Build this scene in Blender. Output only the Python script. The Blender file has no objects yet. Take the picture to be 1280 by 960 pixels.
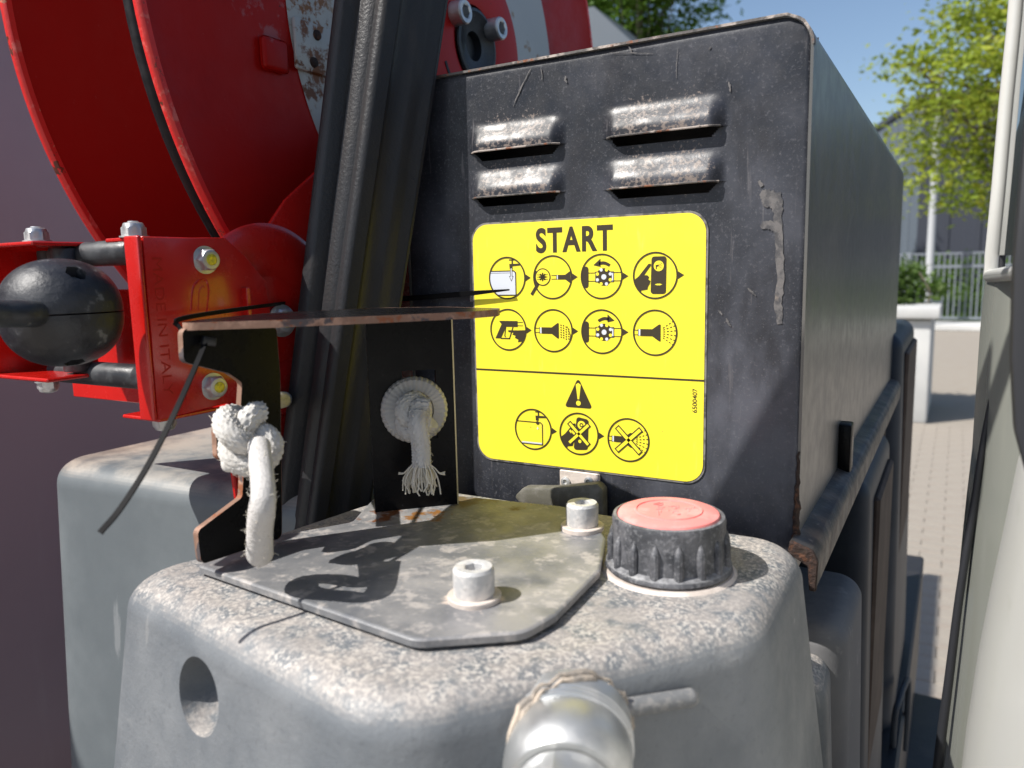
import bpy, bmesh, math, random
from mathutils import Vector, Matrix
random.seed(7)
S = bpy.context.scene
C = S.collection
R = math.radians

# ------------------------------------------------------------------ camera
# camera axes in world space (X along the cover's front, Y along its length, Z up), camera at the origin
CR = Vector((0.86646525, 0.49872203, -0.02267831))
CD = Vector((0.05305145, -0.13714856, -0.98912882))
CF = Vector((-0.49641063, 0.85584263, -0.14529239))
FPX = 961.0
cam_d = bpy.data.cameras.new('camera')
cam = bpy.data.objects.new('camera', cam_d); C.objects.link(cam)
cam.matrix_world = Matrix(((CR.x, -CD.x, -CF.x, 0), (CR.y, -CD.y, -CF.y, 0), (CR.z, -CD.z, -CF.z, 0), (0, 0, 0, 1)))
cam_d.sensor_width = 36.0; cam_d.lens = FPX / 1280 * 36
cam_d.clip_start = 0.01; cam_d.clip_end = 2000
cam_d.dof.use_dof = True; cam_d.dof.focus_distance = 0.50; cam_d.dof.aperture_fstop = 10.0
S.camera = cam
S.view_settings.view_transform = 'Standard'; S.view_settings.look = 'None'
S.view_settings.exposure = 0.54; S.view_settings.gamma = 1.0

# ------------------------------------------------------------------ light
SUN = Vector((-0.44, -0.49, 0.752)).normalized()
w = bpy.data.worlds.new('World'); S.world = w; w.use_nodes = True
nt = w.node_tree; nt.nodes.clear()
sky = nt.nodes.new('ShaderNodeTexSky'); sky.sky_type = 'NISHITA'; sky.sun_disc = False
sky.sun_elevation = math.asin(SUN.z); sky.sun_rotation = math.atan2(SUN.x, SUN.y)
sky.air_density = 1.0; sky.dust_density = 1.2; sky.ozone_density = 1.5
bg = nt.nodes.new('ShaderNodeBackground'); bg.inputs[1].default_value = 0.10
wo = nt.nodes.new('ShaderNodeOutputWorld')
nt.links.new(sky.outputs[0], bg.inputs[0]); nt.links.new(bg.outputs[0], wo.inputs[0])
sd = bpy.data.lights.new('sun', 'SUN'); sd.energy = 4.9; sd.angle = R(0.53); sd.color = (1.0, 0.96, 0.90)
sun = bpy.data.objects.new('sun', sd); C.objects.link(sun)
sun.rotation_euler = SUN.to_track_quat('Z', 'Y').to_euler()

# ------------------------------------------------------------------ helpers
def ray(px, py):
    return CR * ((px - 640) / FPX) + CD * ((py - 480) / FPX) + CF
def P(px, py, x=None, y=None, z=None):
    """point of the plane x=, y= or z= seen in this direction (survey of the photograph)"""
    r = ray(px, py)
    if x is not None: return r * (x / r.x)
    if y is not None: return r * (y / r.y)
    return r * (z / r.z)

LOC = {}
def thing(name, label, cat, loc=(0, 0, 0), group=None):
    o = bpy.data.objects.new(name, None); C.objects.link(o)
    o.location = loc; o.empty_display_size = .02
    o['label'] = label; o['category'] = cat
    if group: o['group'] = group
    LOC[o.name] = Vector(loc)
    return o
def tag(o, label=None, cat=None, group=None, kind=None):
    if label: o['label'] = label
    if cat: o['category'] = cat
    if group: o['group'] = group
    if kind: o['kind'] = kind
    return o

class MB:
    """collects shapes, in world coordinates, into one mesh"""
    def __init__(s): s.v = []; s.f = []
    def add(s, vs, fs):
        b = len(s.v); s.v += [Vector(v) for v in vs]; s.f += [tuple(i + b for i in f) for f in fs]; return s
    def build(s, name, m, parent=None, smooth=35, loc=None):
        L = LOC[parent.name] if parent else Vector(loc or (0, 0, 0))
        me = bpy.data.meshes.new(name)
        me.from_pydata([tuple(v - L) for v in s.v], [], s.f)
        bm = bmesh.new(); bm.from_mesh(me); bmesh.ops.recalc_face_normals(bm, faces=bm.faces); bm.to_mesh(me); bm.free()
        if smooth:
            me.polygons.foreach_set('use_smooth', [True] * len(me.polygons))
            me.set_sharp_from_angle(angle=R(smooth))
        me.materials.append(m)
        o = bpy.data.objects.new(name, me); C.objects.link(o)
        if parent: o.parent = parent
        else: o.location = L
        LOC[o.name] = L
        return o

def basis(axis, up=(0, 0, 1)):
    z = Vector(axis).normalized(); u = Vector(up)
    if abs(z.dot(u.normalized())) > .98: u = Vector((0, 1, 0))
    x = u.cross(z).normalized(); y = z.cross(x)
    return Matrix((x, y, z)).transposed()

def grid_faces(nr, nc, closed):
    f = []
    for i in range(nr - 1):
        for j in range(nc if closed else nc - 1):
            k = (j + 1) % nc
            f.append((i * nc + j, i * nc + k, (i + 1) * nc + k, (i + 1) * nc + j))
    return f

def lathe(mb, at, axis, prof, n=32, hexm=None, up=(0, 0, 1)):
    """prof: list of (radius, height[, sides]) ; surface of revolution about axis"""
    B = basis(axis, up); at = Vector(at); vs = []
    for p in prof:
        r, h = p[0], p[1]
        for j in range(n):
            a = 2 * math.pi * j / n; rr = r
            if len(p) > 2:                       # polygonal (hex) ring
                k = p[2]; seg = 2 * math.pi / k; rr = r * math.cos(seg / 2) / math.cos((a % seg) - seg / 2)
            vs.append(at + B @ Vector((rr * math.cos(a), rr * math.sin(a), h)))
    fs = grid_faces(len(prof), n, True)
    if prof[0][0] > 1e-6: fs.append(tuple(range(n))[::-1])
    if prof[-1][0] > 1e-6: fs.append(tuple(range((len(prof) - 1) * n, len(prof) * n)))
    return mb.add(vs, fs)

def box(mb, a, b, bev=0.0, seg=2, B=None, at=None):
    bm = bmesh.new(); bmesh.ops.create_cube(bm, size=1)
    a = Vector(a); b = Vector(b)
    for v in bm.verts: v.co = Vector(((a.x + b.x) / 2 + v.co.x * (b.x - a.x), (a.y + b.y) / 2 + v.co.y * (b.y - a.y), (a.z + b.z) / 2 + v.co.z * (b.z - a.z)))
    if bev: bmesh.ops.bevel(bm, geom=bm.edges[:], offset=bev, segments=seg, affect='EDGES', profile=.5)
    if B is not None:
        for v in bm.verts: v.co = Vector(at) + B @ v.co
    bm.verts.index_update()
    mb.add([v.co.copy() for v in bm.verts], [tuple(v.index for v in f.verts) for f in bm.faces]); bm.free()
    return mb

def prism(mb, pts, dvec, bev=0.0, seg=2, holes=None):
    """polygon pts extruded by dvec, all edges bevelled"""
    bm = bmesh.new(); dvec = Vector(dvec)
    a = [bm.verts.new(Vector(p)) for p in pts]; b = [bm.verts.new(Vector(p) + dvec) for p in pts]
    bm.faces.new(a); bm.faces.new(b[::-1]); n = len(a)
    for i in range(n): bm.faces.new((a[i], b[i], b[(i + 1) % n], a[(i + 1) % n]))
    bmesh.ops.recalc_face_normals(bm, faces=bm.faces)
    if bev: bmesh.ops.bevel(bm, geom=bm.edges[:], offset=bev, segments=seg, affect='EDGES', profile=.5, clamp_overlap=True)
    bm.verts.index_update()
    mb.add([v.co.copy() for v in bm.verts], [tuple(v.index for v in f.verts) for f in bm.faces]); bm.free()
    return mb

def spline(pts, n=12):
    """Catmull-Rom through pts"""
    pts = [Vector(p) for p in pts]; q = [pts[0] * 2 - pts[1]] + pts + [pts[-1] * 2 - pts[-2]]; out = []
    for i in range(len(pts) - 1):
        p0, p1, p2, p3 = q[i:i + 4]
        for k in range(n):
            t = k / n
            out.append(.5 * ((2 * p1) + (-p0 + p2) * t + (2 * p0 - 5 * p1 + 4 * p2 - p3) * t * t + (-p0 + 3 * p1 - 3 * p2 + p3) * t ** 3))
    out.append(pts[-1]); return out

def frames(path):
    fr = []; t0 = (path[1] - path[0]).normalized()
    n = t0.cross(Vector((0.13, 0.21, 1))).normalized()
    for i, p in enumerate(path):
        t = (path[min(i + 1, len(path) - 1)] - path[max(i - 1, 0)]).normalized()
        n = (n - t * n.dot(t)).normalized(); fr.append((p, n, t.cross(n)))
    return fr

def tube(mb, path, rad, n=12, caps=True, mod=None):
    fr = frames(path); vs = []; s = 0
    for i, (p, u, v) in enumerate(fr):
        if i: s += (p - fr[i - 1][0]).length
        r = rad(i / (len(fr) - 1)) if callable(rad) else rad
        for j in range(n):
            a = 2 * math.pi * j / n; rr = r * (mod(a, s) if mod else 1)
            vs.append(p + u * (rr * math.cos(a)) + v * (rr * math.sin(a)))
    fs = grid_faces(len(fr), n, True)
    if caps: fs += [tuple(range(n))[::-1], tuple(range((len(fr) - 1) * n, len(fr) * n))]
    return mb.add(vs, fs)

def resample(path, step):
    out = [path[0]]; acc = 0
    for a, b in zip(path, path[1:]):
        d = (b - a).length
        while acc + d >= step:
            t = (step - acc) / d; a = a.lerp(b, t); out.append(a); d = (b - a).length; acc = 0
        acc += d
    return out

def strap(mb, path, wv, wid, thick, rib=0, ribstep=.0012):
    """flat strap: wv = width direction (vector or list), optional transverse teeth"""
    vs = []; n = len(path)
    for i, p in enumerate(path):
        t = (path[min(i + 1, n - 1)] - path[max(i - 1, 0)]).normalized()
        wd = Vector(wv) if not isinstance(wv, list) else wv[i]
        wd = (wd - t * wd.dot(t)).normalized(); nn = t.cross(wd); tw = wid(i / (n - 1)) if callable(wid) else wid
        h = thick + (rib if (i % 2) else 0)
        for a, b in ((-.5, 0), (.5, 0), (.5, 1), (.28, h / thick * 1.0), (-.28, h / thick * 1.0), (-.5, 1)):
            vs.append(p + wd * (a * tw) + nn * (b * thick))
    fs = grid_faces(n, 6, True) + [tuple(range(6))[::-1], tuple(range((n - 1) * 6, n * 6))]
    return mb.add(vs, fs)

def round_poly(pts, r, n=8):
    """2-D polygon with rounded corners (r: number or list)"""
    out = []; N = len(pts)
    for i in range(N):
        p = Vector(pts[i]); a = Vector(pts[i - 1]) - p; b = Vector(pts[(i + 1) % N]) - p
        rr = r[i] if isinstance(r, (list, tuple)) else r
        if rr < 1e-6: out.append(p); continue
        la, lb = a.length, b.length; a.normalize(); b.normalize()
        ang = math.acos(max(-1, min(1, a.dot(b)))); d = min(rr / math.tan(ang / 2), la * .49, lb * .49); rr = d * math.tan(ang / 2)
        c = p + (a + b).normalized() * (rr / math.sin(ang / 2))
        s, e = p + a * d - c, p + b * d - c
        a0 = math.atan2(s.y, s.x); a1 = math.atan2(e.y, e.x); da = (a1 - a0 + math.pi) % (2 * math.pi) - math.pi
        for k in range(n + 1):
            t = a0 + da * k / n; out.append(Vector((c.x + rr * math.cos(t), c.y + rr * math.sin(t))))
    return out

def offset_poly(pts, d):
    """inset (d>0) of a CCW polygon"""
    N = len(pts); out = []
    for i in range(N):
        p0, p1, p2 = Vector(pts[i - 1]), Vector(pts[i]), Vector(pts[(i + 1) % N])
        e1 = (p1 - p0).normalized(); e2 = (p2 - p1).normalized()
        n1 = Vector((-e1.y, e1.x)); n2 = Vector((-e2.y, e2.x))
        b = (n1 + n2); b = b / b.dot(n1) if b.length > 1e-6 else n1
        out.append(p1 + b * d)
    return out

def moulded(mb, poly, ztop, zbot, rv=.02, rt=.015, draft=.12, n=10, nt=10, lev=6):
    """rounded hollow-moulded tank: CCW outline, rounded top rim, drafted walls"""
    loops = []
    for k in range(lev + 1):
        t = k / lev; z = zbot + (ztop - rt - zbot) * t; loops.append((-(ztop - rt - z) * draft, z))
    for k in range(1, nt + 1):
        a = math.pi / 2 * k / nt; loops.append((rt * (1 - math.cos(a)), ztop - rt + rt * math.sin(a)))
    vs = []; m = None
    for ins, z in loops:
        q = round_poly(offset_poly(poly, ins), [max(.003, x - ins) for x in (rv if isinstance(rv, list) else [rv] * len(poly))], n)
        m = len(q); vs += [Vector((p.x, p.y, z)) for p in q]
    fs = grid_faces(len(loops), m, True)
    fs += [tuple(range(m))[::-1], tuple(range((len(loops) - 1) * m, len(loops) * m))]
    return mb.add(vs, fs)

# ------------------------------------------------------------------ materials
def mat(name, base, rough=.5, metal=0.0, layers=(), bump=(), spec=.5, coat=0.0, rvar=0.0, dust=None, trans=0.0, rust_highlight_pts=()):
    m = bpy.data.materials.new(name); m.use_nodes = True
    n = m.node_tree.nodes; l = m.node_tree.links; b = n['Principled BSDF']
    def N(t, **k):
        x = n.new(t)
        for a, v in k.items(): setattr(x, a, v)
        return x
    tc = N('ShaderNodeTexCoord'); co = tc.outputs['Object']
    def noise(sc, det=6, rg=.6, dist=0.0, stretch=None):
        t = N('ShaderNodeTexNoise'); t.inputs['Scale'].default_value = sc; t.inputs['Detail'].default_value = det
        t.inputs['Roughness'].default_value = rg; t.inputs['Distortion'].default_value = dist
        if stretch:
            mp = N('ShaderNodeMapping'); mp.inputs['Scale'].default_value = stretch; l.new(co, mp.inputs[0]); l.new(mp.outputs[0], t.inputs[0])
        else: l.new(co, t.inputs[0])
        return t.outputs[0]
    def rng(src, lo, hi, a=0., c=1.):
        r = N('ShaderNodeMapRange'); r.clamp = True; r.interpolation_type = 'SMOOTHSTEP'
        r.inputs[1].default_value = lo; r.inputs[2].default_value = hi; r.inputs[3].default_value = a; r.inputs[4].default_value = c
        l.new(src, r.inputs[0]); return r.outputs[0]
    def mul(a, c):
        x = N('ShaderNodeMath', operation='MULTIPLY'); l.new(a, x.inputs[0])
        if isinstance(c, (int, float)): x.inputs[1].default_value = c
        else: l.new(c, x.inputs[1])
        return x.outputs[0]
    def mix(fac, a, c):
        x = N('ShaderNodeMix', data_type='RGBA'); l.new(fac, x.inputs[0])
        for i, q in ((6, a), (7, c)):
            if isinstance(q, tuple): x.inputs[i].default_value = (*q, 1)
            else: l.new(q, x.inputs[i])
        return x.outputs[2]
    col = tuple(base); rgh = None
    v = N('ShaderNodeRGB'); v.outputs[0].default_value = (*col, 1); cur = v.outputs[0]
    rough_s = None
    for L in layers:
        # (colour, scale, lo, hi, amount[, stretch][, rough])
        f = mul(rng(noise(L[1], stretch=L[5] if len(L) > 5 else None), L[2], L[3]), L[4])
        cur = mix(f, cur, tuple(L[0]))
    if dust:
        # settled dust and lime on surfaces that face up: (colour, scale, lo, hi, amount)
        g = N('ShaderNodeNewGeometry'); sx = N('ShaderNodeSeparateXYZ'); l.new(g.outputs['True Normal'], sx.inputs[0])
        up = rng(sx.outputs[2], .42, .90)
        f = mul(mul(mul(rng(noise(dust[1], 8, .7), dust[2], dust[3]), rng(noise(dust[1] * .06, 5, .6), .36, .58, .35, 1.0)), up), dust[4])
        cur = mix(f, cur, tuple(dust[0]))
        if len(dust) > 5:
            f2 = mul(mul(rng(noise(dust[1] * .23, 4, .5), .35, .6), up), dust[6]); cur = mix(f2, cur, tuple(dust[5]))
    for (cx, cy, cz, rad, colr, sc) in rust_highlight_pts:
        # patch of rust, wear or painted highlight round a point
        vm = N('ShaderNodeVectorMath', operation='DISTANCE'); l.new(tc.outputs['Object'], vm.inputs[0]); vm.inputs[1].default_value = (cx, cy, cz)
        near = rng(vm.outputs['Value'], rad * .25, rad, 1, 0)
        ad = N('ShaderNodeMath', operation='ADD'); l.new(mul(near, .32), ad.inputs[0]); l.new(noise(sc, 8, .65), ad.inputs[1])
        cur = mix(rng(ad.outputs[0], .80, .90), cur, tuple(colr))
    l.new(cur, b.inputs['Base Color'])
    b.inputs['Metallic'].default_value = metal; b.inputs['Specular IOR Level'].default_value = spec
    b.inputs['Coat Weight'].default_value = coat; b.inputs['Coat Roughness'].default_value = .12
    if rvar: l.new(rng(noise(60, 8, .65), .3, .7, max(.02, rough - rvar), min(1, rough + rvar)), b.inputs['Roughness'])
    else: b.inputs['Roughness'].default_value = rough
    if trans: b.inputs['Transmission Weight'].default_value = trans
    prev = None
    for (sc, st, di) in bump:
        x = N('ShaderNodeBump'); x.inputs['Strength'].default_value = st; x.inputs['Distance'].default_value = di
        l.new(noise(sc, 6, .6), x.inputs['Height'])
        if prev: l.new(prev, x.inputs['Normal'])
        prev = x.outputs[0]
    if prev: l.new(prev, b.inputs['Normal'])
    return m

RUST = (.22, .075, .03)
M = {}
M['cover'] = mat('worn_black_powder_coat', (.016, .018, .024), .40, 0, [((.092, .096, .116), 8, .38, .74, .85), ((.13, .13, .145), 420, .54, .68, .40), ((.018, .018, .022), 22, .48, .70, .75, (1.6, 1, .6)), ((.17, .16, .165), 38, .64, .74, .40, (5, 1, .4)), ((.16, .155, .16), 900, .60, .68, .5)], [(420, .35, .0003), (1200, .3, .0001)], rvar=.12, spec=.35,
    rust_highlight_pts=[(-.0447 + dx, -.3565, .261 - dz, .034, (.19, .155, .135), 420) for dx, dz in ((-.012, 0), (.012, 0), (-.012, .03), (.012, .03), (.085, 0), (.112, 0), (.085, .03), (.112, .03))])  # brown highlights of the louvres painted into the coat's colour
M['cover_side'] = mat('glossy_black_side_sheet', (.085, .085, .082), .33, 0, [((.18, .165, .15), 18, .5, .7, .5, (1, 1, .5)), ((.15, .135, .115), 5, .45, .7, .7), (RUST, 40, .74, .78, .8)], [(8, .08, .002)], rvar=.05, spec=.7)
M['edge_rust'] = mat('chipped_rusty_edge', (.10, .09, .085), .6, .1, [((.42, .36, .32), 45, .50, .58, .9), (RUST, 80, .56, .64, .9), ((.03, .03, .03), 130, .56, .62, .8)], [(500, .6, .0006)])
M['rust'] = mat('flaking_rust', (.030, .016, .012), .85, 0, [((.11, .045, .022), 200, .52, .64, .8), ((.03, .02, .015), 120, .52, .62, .8)], [(300, 1, .002)])
M['black'] = mat('black_gloss_paint', (.005, .005, .006), .3, 0, [((.02, .018, .016), 120, .6, .75, .6), ((.10, .09, .09), 300, .69, .74, .4)], [(150, .15, .0005)], rvar=.08, spec=.12)
M['black_mat'] = mat('black_plastic', (.008, .008, .010), .42, 0, [((.04, .04, .043), 60, .5, .75, .6), ((.10, .10, .10), 160, .66, .73, .4)], [(350, .3, .0004)], rvar=.12)
M['post'] = mat('textured_black_post_paint', (.022, .022, .024), .38, 0, [((.035, .032, .030), 40, .5, .7, .6, (1, 1, .3)), ((.09, .07, .04), 160, .71, .75, .5)], [(420, .55, .0007), (60, .15, .001)], spec=.35)
M['post_dark'] = M['post']
M['plate_edge'] = mat('bare_rusty_cut_edge', (.23, .13, .09), .7, .1, [((.42, .25, .18), 90, .45, .6, .8), ((.05, .05, .06), 45, .55, .6, .9), ((.25, .07, .02), 140, .55, .62, .8)], [(700, .5, .0005)])
M['white_dirt'] = mat('dirty_white_seam', (.6, .57, .53), .7)
M['sticker'] = mat('yellow_sticker', (.92, .78, .045), .4, 0, [((.78, .66, .06), 18, .45, .75, .5), ((.70, .60, .12), 50, .62, .72, .4, (4, 1, .5)), ((.35, .28, .05), 170, .72, .75, .7)], [(50, .02, .0003)], spec=.35)
M['ink'] = mat('black_print', (.045, .035, .02), .5, spec=.3)
M['ink_white'] = mat('pale_grey_print', (.62, .65, .70), .5, spec=.3)
M['border'] = mat('sticker_border', (.20, .19, .18), .6, 0, [((.05, .05, .05), 100, .45, .6, .9)], [(400, .4, .0004)])
TD = (.62, .56, .50)
M['tank'] = mat('weathered_grey_plastic', (.115, .128, .142), .55, 0, [((.20, .21, .22), 14, .4, .7, .65), ((.30, .30, .30), 26, .62, .76, .5, (.4, 1, 1.6)), ((.065, .07, .08), 320, .56, .70, .28), ((.40, .40, .39), 70, .69, .74, .5), ((.26, .26, .26), 60, .66, .70, .4, (1, 1, .12))],
    [(420, .55, .0006), (90, .2, .001)], dust=((.58, .54, .49), 520, .45, .61, .85, (.42, .37, .33), .45), rvar=.08,
    rust_highlight_pts=[(-.066, -.124, .372, .020, (.38, .38, .375), 70), (-.060, -.124, .352, .014, (.36, .36, .355), 90), (.0846, .0265, .4545, .045, (.50, .43, .37), 90)])
M['tank_side'] = mat('weathered_grey_plastic_rib', (.15, .155, .16), .6, 0, [((.26, .25, .24), 300, .45, .62, .7)], [(420, .55, .0006)])
M['tank_blue'] = mat('grey_blue_plastic', (.115, .132, .142), .45, 0, [((.17, .19, .20), 10, .4, .7, .6), ((.3, .31, .32), 40, .66, .72, .4, (1, 1, .2)), ((.7, .7, .7), 55, .745, .76, .8)], [(700, .25, .0003), (12, .15, .004)],
    dust=((.50, .45, .38), 14, .40, .6, .75, (.36, .20, .10), .35), rvar=.06)
M['tank_dark'] = mat('dusty_dark_tank_plastic', (.13, .13, .135), .7, 0, [((.2, .19, .18), 9, .4, .7, .6), ((.28, .27, .26), 60, .62, .7, .4)], [(300, .3, .0006)], dust=((.2, .19, .18), 40, .45, .6, .6))
M['bin'] = mat('dark_blue_grey_plastic', (.018, .026, .038), .5, 0, [((.05, .06, .075), 8, .4, .7, .7)], [(40, .1, .002)], spec=.3)
M['bin_side'] = mat('dusty_brown_side', (.07, .05, .04), .7, 0, [((.12, .09, .07), 20, .45, .65, .6)], spec=.2)
M['plate'] = mat('galvanised_dirty_steel', (.14, .145, .155), .5, .1, [((.30, .29, .285), 20, .38, .66, .85), ((.48, .44, .41), 120, .50, .66, .6), ((.07, .08, .10), 26, .54, .72, .7), ((.10, .10, .11), 260, .64, .70, .5)], [(400, .4, .0005), (40, .15, .0015)],
    rust_highlight_pts=[(.13 - .22, .345 - .30, .004, .0, (.2, .075, .02), 60), (-.290 + .22, .335 - .30, .004, .030, (.17, .06, .02), 70), (-.262 + .22, .352 - .30, .004, .03, (.24, .11, .03), 90), (-.1747 + .22, .2644 - .30, .004, .030, (.60, .50, .43), 60), (-.24 + .22, .385 - .30, .004, .06, (.14, .10, .05), 30)], rvar=.1)
M['zinc'] = mat('dull_zinc', (.50, .51, .52), .42, .75, [((.72, .70, .68), 60, .45, .65, .7), ((.3, .28, .26), 160, .6, .7, .5)], [(400, .4, .0004)], rvar=.1)
M['zinc_dusty'] = mat('dusty_zinc_screw', (.50, .50, .50), .6, .25, [((.72, .69, .66), 120, .42, .62, .8), ((.28, .27, .27), 200, .6, .7, .5)], [(500, .6, .0005)])
M['chrome'] = mat('galvanised_pipe', (.50, .51, .51), .42, .75, [((.50, .50, .48), 30, .45, .7, .6), ((.75, .74, .71), 50, .5, .7, .5)], [(60, .2, .001)], rvar=.1)
M['washer'] = mat('dusty_washer', (.55, .48, .43), .65, .2, [((.7, .62, .56), 90, .45, .6, .8)], [(400, .4, .0004)])
M['washer_grey'] = mat('grey_knurled_plastic', (.40, .39, .38), .45, .1, [((.55, .53, .50), 60, .45, .65, .6)], [(300, .3, .0004)])
M['yellow'] = mat('yellow_zinc', (.72, .62, .05), .35, .4, [((.30, .28, .03), 260, .5, .6, .7)], [(500, .4, .0005)])
M['red'] = mat('red_enamel', (.52, .010, .006), .25, 0, [((.34, .004, .004), 7, .4, .7, .6), ((.55, .10, .10), 60, .66, .74, .35), ((.10, .02, .015), 110, .73, .76, .7)], [(25, .12, .002), (300, .1, .0003)], coat=.5, rvar=.06)
M['red_worn'] = mat('faded_red_enamel', (.36, .006, .004), .46, 0, [((.24, .004, .005), 9, .5, .7, .6), ((.42, .13, .13), 150, .68, .74, .35), ((.05, .02, .02), 70, .735, .76, .8)], [(30, .25, .003), (260, .15, .0005)], coat=0, spec=.18, rvar=.06,
    rust_highlight_pts=[(.06, .415 - .653, .185 + .17, .045, (.36, .09, .10), 50)])
M['red_mat'] = mat('red_paint', (.46, .008, .008), .5, 0, [((.36, .006, .006), 20, .45, .65, .6), ((.10, .02, .015), 110, .70, .74, .7)], [(120, .15, .0005)], spec=.25)
M['red_flat'] = mat('red_enamel_lettering', (.40, .008, .006), .6, 0, spec=.25)
M['red_rim'] = mat('chipped_red_rim', (.62, .02, .018), .4, 0, [((.7, .25, .2), 60, .55, .65, .5, (1, 1, 1)), ((.09, .03, .015), 90, .6, .64, .95), ((.45, .33, .2), 160, .64, .68, .6)], [(300, .5, .0007)])
M['hub_grey'] = mat('grey_paint_rusting', (.40, .41, .40), .5, .1, [((.50, .50, .47), 12, .4, .7, .6), ((.25, .13, .04), 40, .60, .68, .7)], [(200, .3, .0006)],
    rust_highlight_pts=[(.063, .470 - .653, .168 + .17, .06, (.17, .06, .02), 55), (.063, .462 - .653, .200 + .17, .05, (.22, .09, .03), 80), (.065, .455 - .653, .150 + .17, .04, (.14, .05, .02), 90), (.063, .84 - .653, .24 + .17, .03, (.22, .12, .05), 60)])
M['rubber'] = mat('black_rubber', (.02, .022, .026), .45, 0, [((.06, .065, .07), 60, .45, .7, .7), ((.14, .14, .14), 220, .62, .7, .5)], [(260, .4, .0006)], rvar=.12)
M['hose_black'] = mat('dusty_black_hose', (.007, .007, .009), .5, 0, [((.03, .03, .034), 60, .5, .7, .6)], spec=.25)
M['ball'] = mat('scuffed_black_rubber', (.012, .013, .017), .45, 0, [((.05, .052, .06), 30, .4, .7, .8), ((.20, .20, .20), 120, .60, .70, .55)], [(160, .5, .0012), (600, .3, .0003)], rvar=.12)
M['rope'] = mat('white_braided_rope', (.56, .54, .51), .9, 0, [((.36, .33, .29), 120, .5, .7, .6)], [(900, .3, .0003)], spec=.2)
M['sleeve'] = mat('white_rope_sleeve', (.54, .52, .50), .7, 0, [((.50, .48, .46), 160, .45, .65, .6)], [(900, .9, .0008)], spec=.3)
M['fray'] = mat('frayed_cotton', (.70, .65, .55), .9, spec=.1)
M['cap_red'] = mat('faded_red_plastic', (.82, .25, .23), .6, 0, [((.90, .40, .37), 90, .45, .65, .5)], [(250, .15, .0005)], spec=.25)
M['cap_black'] = mat('dusty_black_cap_plastic', (.040, .042, .048), .5, 0, [((.12, .12, .13), 90, .40, .64, .8), ((.24, .24, .25), 500, .50, .66, .45)], [(520, .6, .0007)], rvar=.1, dust=((.3, .3, .31), 300, .3, .6, .7))
M['nylon'] = mat('clear_nylon_insert', (.25, .22, .35), .35)
M['lime'] = mat('old_sealant', (.26, .23, .20), .8, 0, [((.6, .5, .4), 100, .45, .6, .8), ((.25, .16, .09), 70, .6, .66, .7)], [(500, .8, .001)])
M['drip'] = mat('dried_paint_run', (.13, .122, .12), .7, 0, [((.05, .05, .055), 160, .42, .6, .9), ((.27, .22, .18), 60, .6, .7, .7)], [(500, .5, .0004)])
M['wall'] = mat('grey_satin_panel', (.36, .27, .285), .34, 0, [((.30, .23, .24), 3, .4, .7, .6), ((.42, .34, .35), 14, .6, .75, .4, (1, 1, .15))], [(700, .1, .0003)], spec=.4)
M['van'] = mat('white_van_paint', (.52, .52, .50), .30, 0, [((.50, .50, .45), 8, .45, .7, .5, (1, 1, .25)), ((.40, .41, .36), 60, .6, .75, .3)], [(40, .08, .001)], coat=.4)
M['van_glass'] = mat('dark_window_glass', (.03, .035, .03), .03, 0, spec=1.0)
M['tie'] = mat('black_nylon_tie', (.004, .004, .005), .6, 0, spec=.12)
M['ledge'] = mat('dirty_black_ledge', (.035, .032, .030), .5, 0, [((.13, .10, .08), 40, .45, .65, .7), ((.20, .17, .15), 200, .6, .7, .5)], [(200, .5, .001)], rvar=.1)
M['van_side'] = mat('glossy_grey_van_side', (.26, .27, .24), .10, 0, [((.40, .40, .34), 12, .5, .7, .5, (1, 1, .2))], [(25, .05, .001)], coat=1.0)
M['trim'] = mat('black_rubber_seal', (.015, .016, .02), .6)
M['chassis'] = mat('dark_chassis', (.02, .02, .024), .5, 0, [((.05, .045, .04), 20, .5, .7, .6)], [(60, .3, .002)])
M['asphalt'] = mat('pale_paving', (.27, .24, .20), .85, 0, [((.25, .21, .17), 6, .4, .7, .6), ((.32, .28, .24), 80, .45, .65, .5)], [(120, .4, .003)])
M['paver'] = mat('concrete_paver', (.27, .24, .20), .85, 0, [((.24, .20, .165), 5, .4, .7, .7), ((.34, .30, .26), 90, .5, .65, .5)], [(150, .4, .003)])
M['concrete'] = mat('white_concrete', (.48, .48, .465), .7, 0, [((.62, .61, .58), 3, .4, .7, .5)], [(60, .2, .003)])
M['building_light'] = mat('pale_grey_cladding', (.085, .105, .13), .6, 0, [((.08, .10, .12), .6, .4, .7, .4)])
M['building_dark'] = mat('anthracite_cladding', (.035, .04, .055), .6)
M['steel_grey'] = mat('galvanised_fence', (.20, .22, .25), .5, .2)
M['pole'] = mat('pale_pole', (.32, .33, .34), .5)
M['bark'] = mat('bark', (.12, .10, .07), .9, 0, [((.18, .15, .11), 20, .4, .7, .7)], [(30, .6, .02)])
def leafmat(name, c1, c2, c3):
    m = mat(name, c1, .5, 0, [(c2, 1.6, .4, .6, .9), (c3, 5, .5, .65, .7)], spec=.3)
    n = m.node_tree.nodes; l = m.node_tree.links; b = n['Principled BSDF']
    t = n.new('ShaderNodeBsdfTranslucent'); mx = n.new('ShaderNodeMixShader'); mx.inputs[0].default_value = .45
    src = b.inputs['Base Color'].links[0].from_socket; l.new(src, t.inputs[0])
    l.new(b.outputs[0], mx.inputs[1]); l.new(t.outputs[0], mx.inputs[2]); l.new(mx.outputs[0], n['Material Output'].inputs[0]); return m
M['leaf_y'] = leafmat('spring_leaves', (.30, .36, .035), (.20, .28, .03), (.42, .42, .05))
M['leaf_g'] = leafmat('green_leaves', (.12, .22, .02), (.07, .15, .02), (.20, .30, .04))
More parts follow.
